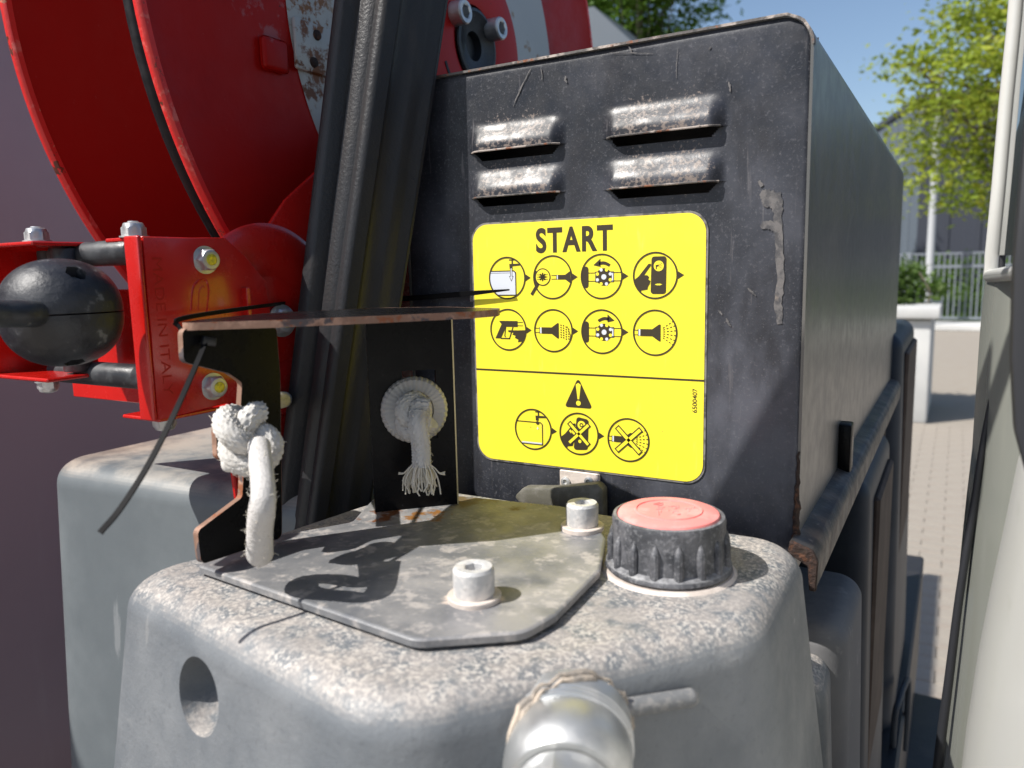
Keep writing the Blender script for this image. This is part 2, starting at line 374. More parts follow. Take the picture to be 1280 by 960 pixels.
M['grass'] = leafmat('hedge_leaves', (.09, .16, .03), (.06, .11, .02), (.14, .20, .05))
M['flower'] = mat('red_flower', (.55, .02, .03), .6)

# ------------------------------------------------------------------ setting: ground
ZG = -1.5
g = MB().add([(-300, -300, ZG), (300, -300, ZG), (300, 600, ZG), (-300, 600, ZG)], [(0, 1, 2, 3)]).build('ground', M['asphalt'], smooth=0)
tag(g, kind='structure'); LOC['ground'] = Vector()
pv = MB(); box(pv, (-.0993, -.0493, 0), (.0993, .0493, .010), .003, 1)
pm = None; k = 0
for j in range(58):
    for i in range(4):
        x = -.5 + i * .2005 + (.100 if j % 2 else 0); y = 2.2 + j * .1005
        if abs(x + .15) > .45: continue
        if pm is None:
            o = pv.build('paver', M['paver'], g, 0); pm = o
        else:
            o = pm.copy(); C.objects.link(o); o.parent = g
        o.location = (x, y, ZG + .002 + random.uniform(0, .002)); o.rotation_euler = (random.uniform(-.01, .01), random.uniform(-.01, .01), random.uniform(-.008, .008))

# ------------------------------------------------------------------ black machine cover with sticker
CY = .45; X0, X1 = -.345, -.0725; ZT, ZB = .132, -.175
t = thing('machine_cover', 'black steel machine cover with yellow START sticker and four louvres, scratched front and rusty edges', 'machine cover', ((X0 + X1) / 2, .8, ZB))
# wrap-round sheet (sides and top), open at the front where the panel sits
def cov_prof(off):
    q = [(X0 + off, ZB), (X0 + off, ZT - off), (X1 - off, ZT - off), (X1 - off, ZB)]
    return round_poly(q, [0, .012 - off, .017 - off, 0], 8)
po = cov_prof(0); pi = cov_prof(.0016); n = len(po); vs = []
for (pr, y) in ((po, CY - .0005), (po, 1.20), (pi, 1.20), (pi, CY - .0005)):
    vs += [(p.x, y, p.y) for p in pr]
fs = []
for i in range(n - 1):
    for a in range(4):
        b = (a + 1) % 4; fs.append((a * n + i, a * n + i + 1, b * n + i + 1, b * n + i))
sheet = MB().add(vs, fs).build('side_sheet', M['cover_side'], t)
back = MB().add([(p.x, 1.196, p.y) for p in pi], [tuple(range(n))]).build('back_panel', M['cover_side'], t)
inner = MB().add([(X0 + .004, .49, ZB), (X1 - .004, .49, ZB), (X1 - .004, .49, ZT - .004), (X0 + .004, .49, ZT - .004)], [(0, 1, 2, 3)]).build('inner_wall', M['chassis'], t, 0)
# bright worn fold of the sheet along the top front edge
keep = [i for i, p in enumerate(cov_prof(0)) if p.y > ZT - .022]
fo = [cov_prof(-.0003)[i] for i in keep]; fi = [cov_prof(.0012)[i] for i in keep]; n = len(keep); vs = []
for (pr, y) in ((fo, CY - .0016), (fo, CY + .0035), (fi, CY - .0016)): vs += [(p.x, y, p.y + (.0003 * math.sin(i * 2.1))) for i, p in enumerate(pr)]
fs = []
for i in range(n - 1):
    fs += [(i, i + 1, n + i + 1, n + i), (i, i + 1, 2 * n + i + 1, 2 * n + i)]
MB().add(vs, fs).build('folded_edge', M['edge_rust'], t)

# front panel: height field with pressed louvres, the slots under them left open
LOUV = [(-.2885, -.2190, .0784), (-.2885, -.2195, .0489), (-.1912, -.1185, .0782), (-.1912, -.1190, .0478)]
def sm(t): t = max(0., min(1., t)); return t * t * (3 - 2 * t)
def louv_h(x, z):
    h = 0
    for (a, b, zl) in LOUV:
        if zl <= z < zl + .022:
            e = sm((x - a + .002) / .010) * sm((b + .002 - x) / .010)
            f = 1 - sm((z - zl - .003) / .0165) if z > zl + .003 else 1
            h = max(h, .0064 * e * f)
    return h
px0, px1 = X0 + .0016, X1 - .0018
xs = [px0 + (px1 - px0) * i / 240 for i in range(241)]
zs = []
z = ZB
while z < ZT - .0014:
    zs.append(z)
    z += .0011 if .04 < z < .11 else .004
for L in LOUV: zs += [L[2] - .00005, L[2]]
zs.append(ZT - .0014); zs = sorted(set(zs))
vs = []; nx = len(xs)
for z in zs:
    for x in xs:
        bow = .0
        # follow the rounded corner
        r = .0148; xx = x; zz = z
        cxr, czr = px1 - r, (ZT - .0014) - r
        if x > cxr and z > czr:
            d = math.hypot(x - cxr, z - czr); dm = max(x - cxr, z - czr)
            if d > 0: s_ = dm / d; xx = cxr + (x - cxr) * s_; zz = czr + (z - czr) * s_
        edge = min(xx - px0, px1 - xx, (ZT - .0014) - zz) if not (x > cxr and z > czr) else r - math.hypot(xx - cxr, zz - czr)
        rl = max(0., .0007 - max(0., edge)); back_ = rl * .9
        vs.append((xx, CY - louv_h(x, z) + back_ + .0002 * math.sin(x * 40) * math.sin(z * 33), zz))
fs = []
for i in range(len(zs) - 1):
    for j in range(nx - 1):
        xm = (xs[j] + xs[j + 1]) / 2
        if zs[i + 1] - zs[i] < .0001 and any(abs(zs[i + 1] - L[2]) < 1e-6 and L[0] < xm < L[1] for L in LOUV):
            continue
        zm = (zs[i] + zs[i + 1]) / 2
        if any(L[2] - .0052 < zm < L[2] and L[0] + .003 + (L[2] - zm) * .9 < xm < L[1] - .003 - (L[2] - zm) * .9 for L in LOUV): continue
        fs.append((i * nx + j, i * nx + j + 1, (i + 1) * nx + j + 1, (i + 1) * nx + j))
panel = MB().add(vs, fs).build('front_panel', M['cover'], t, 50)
for (a, b, zl) in LOUV:                                   # raw lip of each louvre
    m = MB(); pth = []
    for i in range(41):
        x = a + .002 + (b - a - .004) * i / 40; pth.append(Vector((x, CY - louv_h(x, zl + .0001) - .0001, zl)))
    tube(m, pth, .0006, 6); o = m.build('louvre', M['edge_rust'], panel)
# back of each hood is seen through its slot: dark inside

# scratches and the dried run of paint to the right of the sticker
def blob(mb, pts, widths, y, n=6, wob=.25):
    pth = spline([(p.x, y, p.z) for p in pts], n); N = len(pth); vs = []
    for i, p in enumerate(pth):
        t_ = (pth[min(i + 1, N - 1)] - pth[max(i - 1, 0)]).normalized(); s_ = Vector((t_.z, 0, -t_.x))
        f = i / (N - 1) * (len(widths) - 1); k = min(int(f), len(widths) - 2); wd = widths[k] + (widths[k + 1] - widths[k]) * (f - k)
        vs += [p + s_ * wd * (.5 + random.uniform(-wob, wob) * .5), p - s_ * wd * (.5 + random.uniform(-wob, wob) * .5)]
    mb.add(vs, [(2 * i, 2 * i + 1, 2 * i + 3, 2 * i + 2) for i in range(N - 1)])
dr = MB(); Pf = lambda a, b: P(a, b, y=CY)
blob(dr, [Pf(951, 241), Pf(960, 246), Pf(970, 254), Pf(973, 275), Pf(974, 310), Pf(976, 350), Pf(973, 380), Pf(975, 405)], [.003, .008, .010, .0045, .0042, .0045, .0042, .004, .0025], CY - .0005)
blob(dr, [Pf(951, 284), Pf(958, 281), Pf(967, 284), Pf(972, 290)], [.002, .005, .004, .003], CY - .0006)
blob(dr, [Pf(949, 226), Pf(953, 233)], [.0015, .002], CY - .0005)
dr.build('paint_run', M['drip'], t, 0)
sc = MB()
for (a, b, wd) in [((664, 86), (642, 133), .0013), ((786, 58), (790, 66), .001), ((911, 102), (913, 115), .0012), ((945, 370), (935, 360), .0012), ((762, 66), (817, 67), .0005), ((676, 84), (678, 100), .0008), ((848, 60), (846, 98), .0004), ((707, 95), (709, 104), .0016), ((886, 62), (889, 58), .0012), ((908, 398), (914, 408), .0016), ((898, 388), (903, 394), .0012)]:
    sc = MB(); blob(sc, [Pf(*a), Pf((a[0] + b[0]) / 2 + random.uniform(-1, 1), (a[1] + b[1]) / 2), Pf(*b)], [wd * .4, wd, wd * .4], CY - .0007, 6, .6); sc.build('scratch', M['drip'], t, 0)

# ------------------------------------------------------------------ sticker with its print
ST = dict(x0=-.2889, x1=-.1283, z0=-.1303, z1=.0313)
def flat(mb, pts, layer):
    y = CY - .0010 - layer * .00003
    mb.add([(p[0], y, p[1]) for p in pts], [tuple(range(len(pts)))])
def rect(x0, z0, x1, z1): return [(x0, z0), (x1, z0), (x1, z1), (x0, z1)]
q = round_poly(rect(ST['x0'], ST['z0'], ST['x1'], ST['z1']), .0115, 10)
bmb = MB(); qo = round_poly(rect(ST['x0'] - .0013, ST['z0'] - .0013, ST['x1'] + .0013, ST['z1'] + .0013), .0125, 10)
bmb.add([(p.x, CY - .0006, p.y) for p in qo] + [(p.x, CY + .001, p.y) for p in qo], [tuple(range(len(qo)))] + [(i, (i + 1) % len(qo), len(qo) + (i + 1) % len(qo), len(qo) + i) for i in range(len(qo))])
bo = bmb.build('sticker_border', M['border'], t, 0)
smb = MB(); smb.add([(p.x, CY - .0009, p.y) for p in q] + [(p.x, CY, p.y) for p in q], [tuple(range(len(q)))] + [(i, (i + 1) % len(q), len(q) + (i + 1) % len(q), len(q) + i) for i in range(len(q))])
st = smb.build('sticker', M['sticker'], t, 0)
m = MB(); flat(m, rect(ST['x0'], -.0678, ST['x1'], -.0666), 1); m.build('divider_line', M['ink'], st, 0)

def text_mb(body, x0, x1, z0, z1, y, off=0.0, rot=0, depth=0, sp=1.0):
    cu = bpy.data.curves.new('tmp_text', 'FONT'); cu.body = body; cu.space_character = sp; cu.offset = off; cu.resolution_u = 6; cu.extrude = depth
    o = bpy.data.objects.new('tmp_text', cu); C.objects.link(o)
    bpy.context.view_layer.update(); dg = bpy.context.evaluated_depsgraph_get()
    me = bpy.data.meshes.new_from_object(o.evaluated_get(dg))
    V = [v.co.copy() for v in me.vertices]; F = [tuple(p.vertices) for p in me.polygons]
    bpy.data.objects.remove(o); bpy.data.curves.remove(cu); bpy.data.meshes.remove(me)
    if rot == 90: V = [Vector((-v.y, v.x, v.z)) for v in V]
    if rot == -90: V = [Vector((v.y, -v.x, v.z)) for v in V]
    a = min(v.x for v in V); b = max(v.x for v in V); c = min(v.y for v in V); d = max(v.y for v in V)
    return [((v.x - a) / (b - a) * (x1 - x0) + x0, y, (v.y - c) / (d - c) * (z1 - z0) + z0) for v in V], F
V, F_ = text_mb('START', -.2400, -.1862, .0110, .0272, CY - .00103, .034, sp=1.13); MB().add(V, F_).build('lettering', M['ink'], st, 0)
V, F_ = text_mb('6500407', -.1352, -.1322, -.0870, -.0722, CY - .00103, .012, 90); MB().add(V, F_).build('part_number', M['ink'], st, 0)

def circ(cx=0, cy=0, r=1, n=40, a0=0, a1=360):
    k = n if a1 - a0 >= 360 else n + 1
    return [(cx + r * math.cos(R(a0 + (a1 - a0) * i / n)), cy + r * math.sin(R(a0 + (a1 - a0) * i / n))) for i in range(k)]
def clip(pts, c=(0, 0), r=.97, n=40):
    cl = circ(c[0], c[1], r, n); out = list(pts)
    for i in range(n):
        a, b = cl[i], cl[(i + 1) % n]; inp = out; out = []
        ins = lambda p: (b[0] - a[0]) * (p[1] - a[1]) - (b[1] - a[1]) * (p[0] - a[0]) >= 0
        for j in range(len(inp)):
            p, q_ = inp[j - 1], inp[j]; ip, iq = ins(p), ins(q_)
            if ip != iq:
                d1 = (b[0] - a[0]) * (p[1] - a[1]) - (b[1] - a[1]) * (p[0] - a[0]); d2 = (b[0] - a[0]) * (q_[1] - a[1]) - (b[1] - a[1]) * (q_[0] - a[0])
                t_ = d1 / (d1 - d2); out.append((p[0] + (q_[0] - p[0]) * t_, p[1] + (q_[1] - p[1]) * t_))
            if iq: out.append(q_)
        if not out: return []
    return out
def stroke(pts, wd, closed=False):
    segs = []
    k = len(pts) if closed else len(pts) - 1
    for i in range(k):
        a = Vector(pts[i]); b = Vector(pts[(i + 1) % len(pts)]); d = (b - a)
        if d.length < 1e-9: continue
        d.normalize(); n_ = Vector((-d.y, d.x)) * wd / 2; e = d * wd * .25
        segs.append([tuple(a - e + n_), tuple(a - e - n_), tuple(b + e - n_), tuple(b + e + n_)])
    return segs
class Art:
    def __init__(s, cx, cz, r=.0142): s.c = (cx, cz, r); s.d = MB(); s.w = MB(); s.y = MB()
    def put(s, pts, kind='d', lay=2):
        if len(pts) < 3: return
        cx, cz, r = s.c; flat(getattr(s, kind), [(cx + p[0] * r, cz + p[1] * r) for p in pts], lay)
    def line(s, pts, wd=.05, kind='d', lay=2, closed=False, cl=False):
        for q_ in stroke(pts, wd, closed): s.put(clip(q_) if cl else q_, kind, lay)
    def ring(s, cx=0, cy=0, r=1, wd=.07, lay=3, kind='d', n=48):
        a = circ(cx, cy, r, n); b = circ(cx, cy, r - wd, n)
        X, Z, k = s.c; mb = getattr(s, kind); y = CY - .0010 - lay * .00003
        mb.add([(X + p[0] * k, y, Z + p[1] * k) for p in a + b], [(i, (i + 1) % n, n + (i + 1) % n, n + i) for i in range(n)])
    def arrowhead(s): s.put([(1.0, .16), (1.27, 0), (1.0, -.16)], 'd', 2)
    def tap(s, x, y, k=1.0):
        s.put([(x - .12 * k, y + .02), (x + .42 * k, y + .02), (x + .5 * k, y - .06 * k), (x + .05 * k, y - .09 * k), (x + .05 * k, y - .22 * k), (x - .1 * k, y - .22 * k)], 'd', 3)
        s.line([(x - .12 * k, y + .2 * k), (x + .2 * k, y + .2 * k)], .05 * k); s.line([(x + .04 * k, y + .2 * k), (x + .04 * k, y)], .07 * k)
    def done(s, arrow=True):
        s.ring(lay=6)
        if arrow: s.arrowhead()
        o = s.d.build('pictogram', M['ink'], st, 0)
        if s.w.v: s.w.build('pictogram_fill', M['ink_white'], st, 0)
        if s.y.v: s.y.build('pictogram_ground', M['sticker'], st, 0)
def nozzle(a, x, y, k=1.0, lay=3):
    a.put([(x - .55 * k, y + .17 * k), (x + .05 * k, y + .17 * k), (x + .38 * k, y + .40 * k), (x + .46 * k, y + .40 * k), (x + .46 * k, y - .40 * k), (x + .38 * k, y - .40 * k), (x + .05 * k, y - .17 * k), (x - .55 * k, y - .17 * k)], 'd', lay)
    a.put([(x - .66 * k, y + .15 * k), (x - .55 * k, y + .15 * k), (x - .55 * k, y - .15 * k), (x - .66 * k, y - .15 * k)], 'w', lay)
    a.line([(x - .66 * k, y - .17 * k), (x - .66 * k, y + .17 * k)], .03, 'd', lay)
def valve(cx, cz, left):
    a = Art(cx, cz)
    a.put(clip([(p.x, p.y) for p in round_poly([(-1.1, -.5), (-.62, -.5), (-.62, .45), (-1.1, .45)], .12, 4)]), 'd', 3)
    for yy in (.16, -.20): a.line([(-.62, yy), (.97, yy)], .035, cl=True)
    for (x, wd) in ((-.28, .12), (.42, .16)):
        a.put([(x, -.24), (x + wd, -.24), (x + wd, .2), (x, .2)], 'w', 2); a.line([(x, -.24), (x + wd, -.24), (x + wd, .2), (x, .2)], .03, closed=True, lay=3)
    a.put(circ(.12, -.02, .38), 'd', 4)
    for k in range(8):
        an = R(22 + 45 * k); a.put(circ(.12 + .33 * math.cos(an), -.02 + .33 * math.sin(an), .075, 12), 'y' if k % 2 else 'w', 5)
    a.put(circ(.12, -.02, .17), 'w', 5); a.ring(.12, -.02, .17, .05, 6); a.put(circ(.12, -.02, .10, 16), 'w', 5.5)
    sg = -1 if left else 1; c0 = .12
    up = [(c0 + sg * (-.32 + .08 * i), .52 + .14 * math.sin(math.pi * i / 9)) for i in range(8)]
    lo = [(c0 + sg * (-.24 + .065 * i), .42 + .10 * math.sin(math.pi * i / 9)) for i in range(8)]
    a.put(up + lo[::-1], 'd', 3); a.put([(c0 + sg * .16, .78), (c0 + sg * .50, .50), (c0 + sg * .16, .42)], 'd', 3)
    return a
def hand(a, dx, dy, kind='d', k=1.0, fl=1):
    pts = [(-.95, -.2), (-.72, -.02), (-.30, .48), (-.20, .50), (-.18, .42), (-.48, .02), (-.34, .02), (-.26, -.06), (-.30, -.16), (-.20, -.22), (-.24, -.36), (-.30, -.44), (-.34, -.58), (-.60, -.62), (-.66, -.80), (-.95, -.55)]
    a.put(clip([(x * k * fl + dx, y * k + dy) for x, y in pts]), kind, 3)
PX = [-.2624, -.2283, -.1940, -.1589]; RZ = (-.0046, -.0392)
# top row: fill the tank, check the filter, open the valve, press the switch
a = Art(PX[0], RZ[0]); a.put(clip([(-1.2, -.78), (.47, -.78), (.47, .30), (-1.2, .30)]), 'w', 2)
a.line([(-1.0, .33), (.38, .33), (.47, .24), (.47, -.80), (-.6, -.80)], .05, lay=3, cl=True); a.line([(-1, .24), (.30, .24)], .02, lay=3, cl=True); a.tap(.26, .64)
a.put([(.20, .45), (.28, .45), (.28, .08), (.34, .08), (.24, -.14), (.14, .08), (.20, .08)], 'w', 4); a.line([(.20, .45), (.20, .08), (.14, .08), (.24, -.14), (.34, .08), (.28, .08), (.28, .45)], .025, lay=5); a.done()
a = Art(PX[1], RZ[0]); a.put(clip(circ(-.98, 0, .34, 24)), 'd', 2); a.put(circ(-.50, .02, .38), 'y', 3); a.ring(-.50, .02, .40, .05, 4)
a.put(circ(-.50, .02, .13, 16), 'd', 5)
for k in range(8): an = R(45 * k); a.put(circ(-.50 + .16 * math.cos(an), .02 + .16 * math.sin(an), .045, 8), 'd', 5)
for yy in (-.08, .02, .12): a.line([(-.78, yy), (-.24, yy)], .03, lay=5)
a.line([(-.76, -.30), (-1.08, -.76)], .15, lay=4); a.line([(-.05, .08), (.30, .08)], .03); a.line([(-.05, -.08), (.30, -.08)], .03); nozzle(a, .62, 0, .62); a.done()
a = valve(PX[2], RZ[0], True); a.done()
a = Art(PX[3], RZ[0]); a.put([(p.x, p.y) for p in round_poly([(-.20, -.78), (.48, -.78), (.50, .80), (-.16, .80)], .13, 5)], 'd', 3)
a.put(circ(.16, .40, .22), 'y', 4); a.put([(.02, .44), (.16, .46), (.16, .38), (.08, .36), (.08, .26), (.03, .26)], 'd', 5); a.line([(.18, .44), (.30, .50)], .02, lay=5); a.line([(.18, .40), (.32, .40)], .02, lay=5); a.line([(.18, .36), (.30, .30)], .02, lay=5)
a.put([(-.02, -.38), (.1, -.345), (.22, -.345), (.32, -.38), (.22, -.415), (.1, -.415)], 'y', 4); hand(a, 0, 0, k=1.02); a.done()
# second row: pull the trigger, water runs, open the valve fully, spray
a = Art(PX[0], RZ[1]); a.put([(-.50, .42), (.52, .42), (.52, .14), (-.12, .14), (-.42, -.42), (-.72, -.42), (-.36, .26)], 'd', 3)
a.line([(-.14, .12), (-.20, -.30), (-.15, -.34)], .05); a.line([(.26, .12), (.18, -.1), (.06, -.42), (-.42, -.42)], .06); a.line([(.52, .36), (.8, .36)], .03); a.line([(.52, .20), (.8, .20)], .03)
a.put(clip([(.0, -.02), (.5, -.02), (1, .0), (1, -.5), (.52, -.58), (.55, -.46), (.36, -.38), (.40, -.28), (.22, -.22), (.30, -.14), (.0, -.10)]), 'd', 4); a.done()
a = Art(PX[1], RZ[1]); a.line([(-.96, .1), (-.62, .1)], .03); a.line([(-.96, -.1), (-.62, -.1)], .03); nozzle(a, -.12, .0, .88)
for i in range(4):
    for j in range(6):
        x = .40 + .13 * i; y = .26 - .11 * j - .05 * i * i * .4
        if x * x + y * y < .8: a.put(circ(x, y, .035, 8), 'd', 3)
a.line([(.72, .2), (.88, -.2), (.84, -.5)], .03); a.done()
a = valve(PX[2], RZ[1], False); a.done()
def fan(a, x0, y0):
    for k in range(6):
        an = R(-34 + 13.6 * k)
        for r_ in (.10, .26, .42, .58):
            p = (x0 + r_ * math.cos(an), y0 + (.06 * (k - 2.5)) + r_ * math.sin(an)); q_ = (p[0] + .07 * math.cos(an), p[1] + .07 * math.sin(an)); a.line([p, q_], .04)
a = Art(PX[3], RZ[1]); a.line([(-.97, .1), (-.68, .1)], .03); a.line([(-.97, -.1), (-.68, -.1)], .03); nozzle(a, -.16, .0, .90); fan(a, .28, 0); a.done(False)
# bottom row: empty tank, crossed switch, crossed spray
def cross(a, cx=0.0, cy=0.0, L=.72, wd=.24):
    for an in (43, -45):
        c_, s_ = math.cos(R(an)), math.sin(R(an))
        for (w2, kd, ly) in ((wd, 'd', 7), (wd - .11, 'y', 8)):
            h = w2 / 2; LL = L - (wd - w2) / 2
            a.put([(cx + c_ * u - s_ * v, cy + s_ * u + c_ * v) for u, v in ((-LL, -h), (LL, -h), (LL, h), (-LL, h))], kd, ly)
a = Art(-.2447, -.1064); a.line([(-.90, .35), (.40, .35), (.50, .26), (.50, -.72), (-.68, -.72)], .05, cl=True); a.line([(-.6, -.66), (.45, -.66)], .07, 'w', 3); a.tap(.26, .66); a.put(circ(.25, .33, .09, 12), 'd', 4); a.put([(.25, .16), (.30, .04), (.25, 0), (.20, .04)], 'w', 3); a.done()
a = Art(-.2106, -.1066); a.put([(p.x, p.y) for p in round_poly([(-.28, -.78), (.44, -.72), (.50, .70), (-.1, .80)], .13, 5)], 'd', 3); a.put(circ(.14, .42, .2), 'y', 4); a.ring(.14, .42, .1, .05, 5); hand(a, .02, -.02, k=1.0); a.put([(-.5, .1), (-.42, .18), (-.35, .08), (-.40, 0)], 'y', 5); a.put(circ(.05, -.35, .08, 12), 'y', 5); cross(a); a.done()
a = Art(-.1762, -.1076); a.line([(-.97, .1), (-.75, .1)], .03); a.line([(-.97, -.1), (-.75, -.1)], .03); nozzle(a, -.22, .0, .84); fan(a, .28, 0); cross(a, .02, 0, .80, .26); a.done(False)
m = MB(); flat(m, [(p.x, p.y) for p in round_poly([(-.2208, -.0893), (-.2006, -.0893), (-.2107, -.0692)], .0014, 4)], 1); m.build('warning_triangle', M['ink'], st, 0)
m = MB(); flat(m, [(-.2125, -.0740), (-.2107, -.0728), (-.2089, -.0740), (-.2101, -.0836), (-.2113, -.0836)], 2.2); flat(m, [(-.2107 + .0017 * math.cos(R(20 * i)), -.0862 + .0017 * math.sin(R(20 * i))) for i in range(18)], 2.2); m.build('exclamation_mark', M['sticker'], st, 0)

# latch under the sticker
lp = MB(); a_, b_ = P(701, 588, y=CY), P(751, 608, y=CY); box(lp, (a_.x, CY - .002, b_.z - .006), (b_.x, CY - .0002, a_.z + .001), .0005, 1); lo = lp.build('latch_plate', M['washer'], t)
for px_ in (709, 738):
    c_ = P(px_, 601, y=CY); r_ = MB(); lathe(r_, (c_.x, CY - .002, c_.z), (0, -1, 0), [(.0034, 0), (.0032, .0012), (.0018, .0017), (.0014, .0006), (0, .0006)], 20); r_.build('rivet', M['zinc'], lo)
lt = MB(); L0 = P(645, 616, y=CY - .006); L1 = P(757, 620, y=CY - .006)
prism(lt, [(L0.x, CY - .001, L0.z - .002), (L0.x + .008, CY - .001, L0.z + .006), (L0.x + .03, CY - .001, L0.z + .0085), (L1.x - .004, CY - .001, L1.z + .009), (L1.x, CY - .001, L1.z + .005), (L1.x, CY - .001, L1.z - .016), (L0.x + .01, CY - .001, L0.z - .010)], (0, -.009, 0), .0022, 2)
lt.build('latch_tongue', mat('olive_grey_latch', (.10, .095, .075), .55, 0, [((.2, .19, .17), 90, .45, .65, .6)], [(200, .4, .0006)]), t)
# ledge along the bottom of the side, with its rusty end
fl = MB(); ledge = [(X1 - .002, -.153), (X1 + .010, -.157), (X1 + .013, -.163), (X1 + .0125, -.180), (X1 + .010, -.180), (X1 + .009, -.166), (X1 - .002, -.160)]
prism(fl, [(p[0], .4335, p[1]) for p in ledge], (0, .70, 0), .0008, 1); fo_ = fl.build('bottom_ledge', M['ledge'], t)
en = MB(); prism(en, [(p[0] + (.0006 if i < 4 else -.0006), .4320, p[1] + .0004) for i, p in enumerate(ledge)], (0, .004, 0), .0006, 1); en.build('rusty_end', M['rust'], fo_)
cl_ = MB(); box(cl_, (X1 - .002, .615, -.160), (X1 + .009, .633, -.120), .002, 2); cl_.build('hinge_tab', M['black'], t)
ru = MB(); pth = [Vector((X1 - .0012 + random.uniform(-.0006, .0006), CY - .0005, -.105 - .003 * i)) for i in range(20)]; tube(ru, pth, lambda u: .0006 + .0017 * u, 8, mod=lambda a, s: 1 + .3 * math.sin(a * 3 + s * 900)); ru.build('rusted_seam', M['rust'], t)

# ------------------------------------------------------------------ near grey tank
TZ = -.1455
t = thing('water_tank', 'weathered light grey water tank in the foreground, lime speckled on top around the red cap', 'tank', (-.2, .32, -.6))
poly = [(-.366, .216), (-.158, .179), (-.060, .308), (-.061, .424), (-.325, .424), (-.345, .27)]
tm = MB(); moulded(tm, poly, TZ, -.62, [.03, .045, .04, .03, .02, .03], .017, .13, 12, 12, 8)
tank = tm.build('tank_body', M['tank'], t, 60)
# oval moulded recess in the front
def boolean_cut(o, cut):
    md = o.modifiers.new('cut', 'BOOLEAN'); md.operation = 'DIFFERENCE'; md.object = cut; md.solver = 'EXACT'
    dg = bpy.context.evaluated_depsgraph_get(); me = bpy.data.meshes.new_from_object(o.evaluated_get(dg)); o.modifiers.clear(); o.data = me
    bpy.data.objects.remove(cut)
hc = P(243, 872, y=.196)
c1 = MB(); prof = [(.0001, -.018), (.0110, -.018), (.0135, -.013), (.0145, -.006), (.0150, .000), (.0160, .004), (.021, .03), (.0001, .03)]
lathe(c1, (0, 0, 0), (-.10, -1, .0), prof, 40); c1.v = [Vector((v.x * 1.12, v.y, v.z * 1.12)) + hc for v in c1.v]
cut = c1.build('tmp_cut', M['tank'], None, 60); boolean_cut(tank, cut)
tank.data.set_sharp_from_angle(angle=R(50))
# rounded lip of the recess
# facet-2 frame: normal of the right front face
fn = Vector((.133, -.106, .02)).normalized()
def facet(px_, py_, push=0.0):
    r = ray(px_, py_); q0 = Vector((-.105, .2455, -.20)); q0 += fn * .0055
    nn = Vector((fn.x, fn.y, .13)).normalized(); s_ = q0.dot(nn) / r.dot(nn); return r * s_ + nn * push
rb = MB(); pa, pb = facet(776, 886), facet(862, 872); tube(rb, [pa.lerp(pb, i / 10) for i in range(11)], .0036, 16); 
for e in (pa, pb): lathe(rb, e, fn, [(.0001, -.0036)] + [(.0036 * math.sin(R(15 * k)), -.0036 * math.cos(R(15 * k))) for k in range(1, 12)] + [(.0001, .0036)], 16)
rb.build('moulded_rib', M['tank_side'], t)
# cap
CB = Vector((-.1154, .3465, TZ)); CRAD = .0290
t = thing('tank_cap', 'round screw cap with faded red top and dusty black ribbed rim on the grey tank', 'cap', CB)
m = MB(); lathe(m, CB + Vector((0, 0, -.0015)), (0, 0, 1), [(.031, 0), (.0325, .0015), (.031, .0028), (.028, .003)], 64); m.build('sealing_ring', M['washer'], t)
m = MB(); prof = [(.0305, .0016), (.0318, .0028), (.0315, .0048), (.0300, .0058), (.0286, .0064), (.0283, .0150), (.0282, .0240), (.0283, .0262), (.0276, .0280), (.0262, .0284), (.0256, .0276), (.0254, .0262), (.0, .0262)]
prof = [(r_ * .955, h) for r_, h in prof]
lathe(m, CB, (0, 0, 1), prof, 96); capb = m.build('cap_rim', M['cap_black'], t, 50)
rib = MB()
for k in range(16):
    an = R(22.5 * k + 6); c_ = Vector((math.cos(an), math.sin(an), 0)); pth = [CB + c_ * (.0273 - .0004 * max(0, i - 5)) + Vector((0, 0, .0050 + .0022 * i)) for i in range(8)]
    q_ = MB(); tube(q_, pth, lambda u: .0023 * (1 - .9 * max(0, u - .8) / .2 * .6), 10)
    lathe(q_, pth[-1], (0, 0, 1), [(.00085, 0), (.0006, .0008), (.0001, .0011)], 10); q_.build('grip_rib', M['cap_black'], capb)
m = MB(); pr = [(.0252, .0258), (.0252, .0278), (.0246, .0290), (.0232, .0296), (.0168, .0300), (.0166, .0305), (.0158, .0305), (.0156, .0300), (.0, .0302)]
lathe(m, CB, (0, 0, 1), [(r_ * .965, h) for r_, h in pr], 72); ct = m.build('cap_disc', M['cap_red'], t, 25)
em = MB()                                             # worn relief marks on the disc
for k in range(26):
    x = random.uniform(-.010, .010); y = random.uniform(-.009, .009)
    B_ = basis((0, 0, 1)); an = random.choice([0, math.pi / 2, .6]); l_ = random.uniform(.0008, .0018)
    d_ = Vector((math.cos(an + .5) * l_, math.sin(an + .5) * l_, 0)); p0 = CB + Vector((x, y, .0302)); tube(em, [p0 - d_, p0, p0 + d_], .00032, 6)
em.build('relief_mark', M['cap_red'], ct)

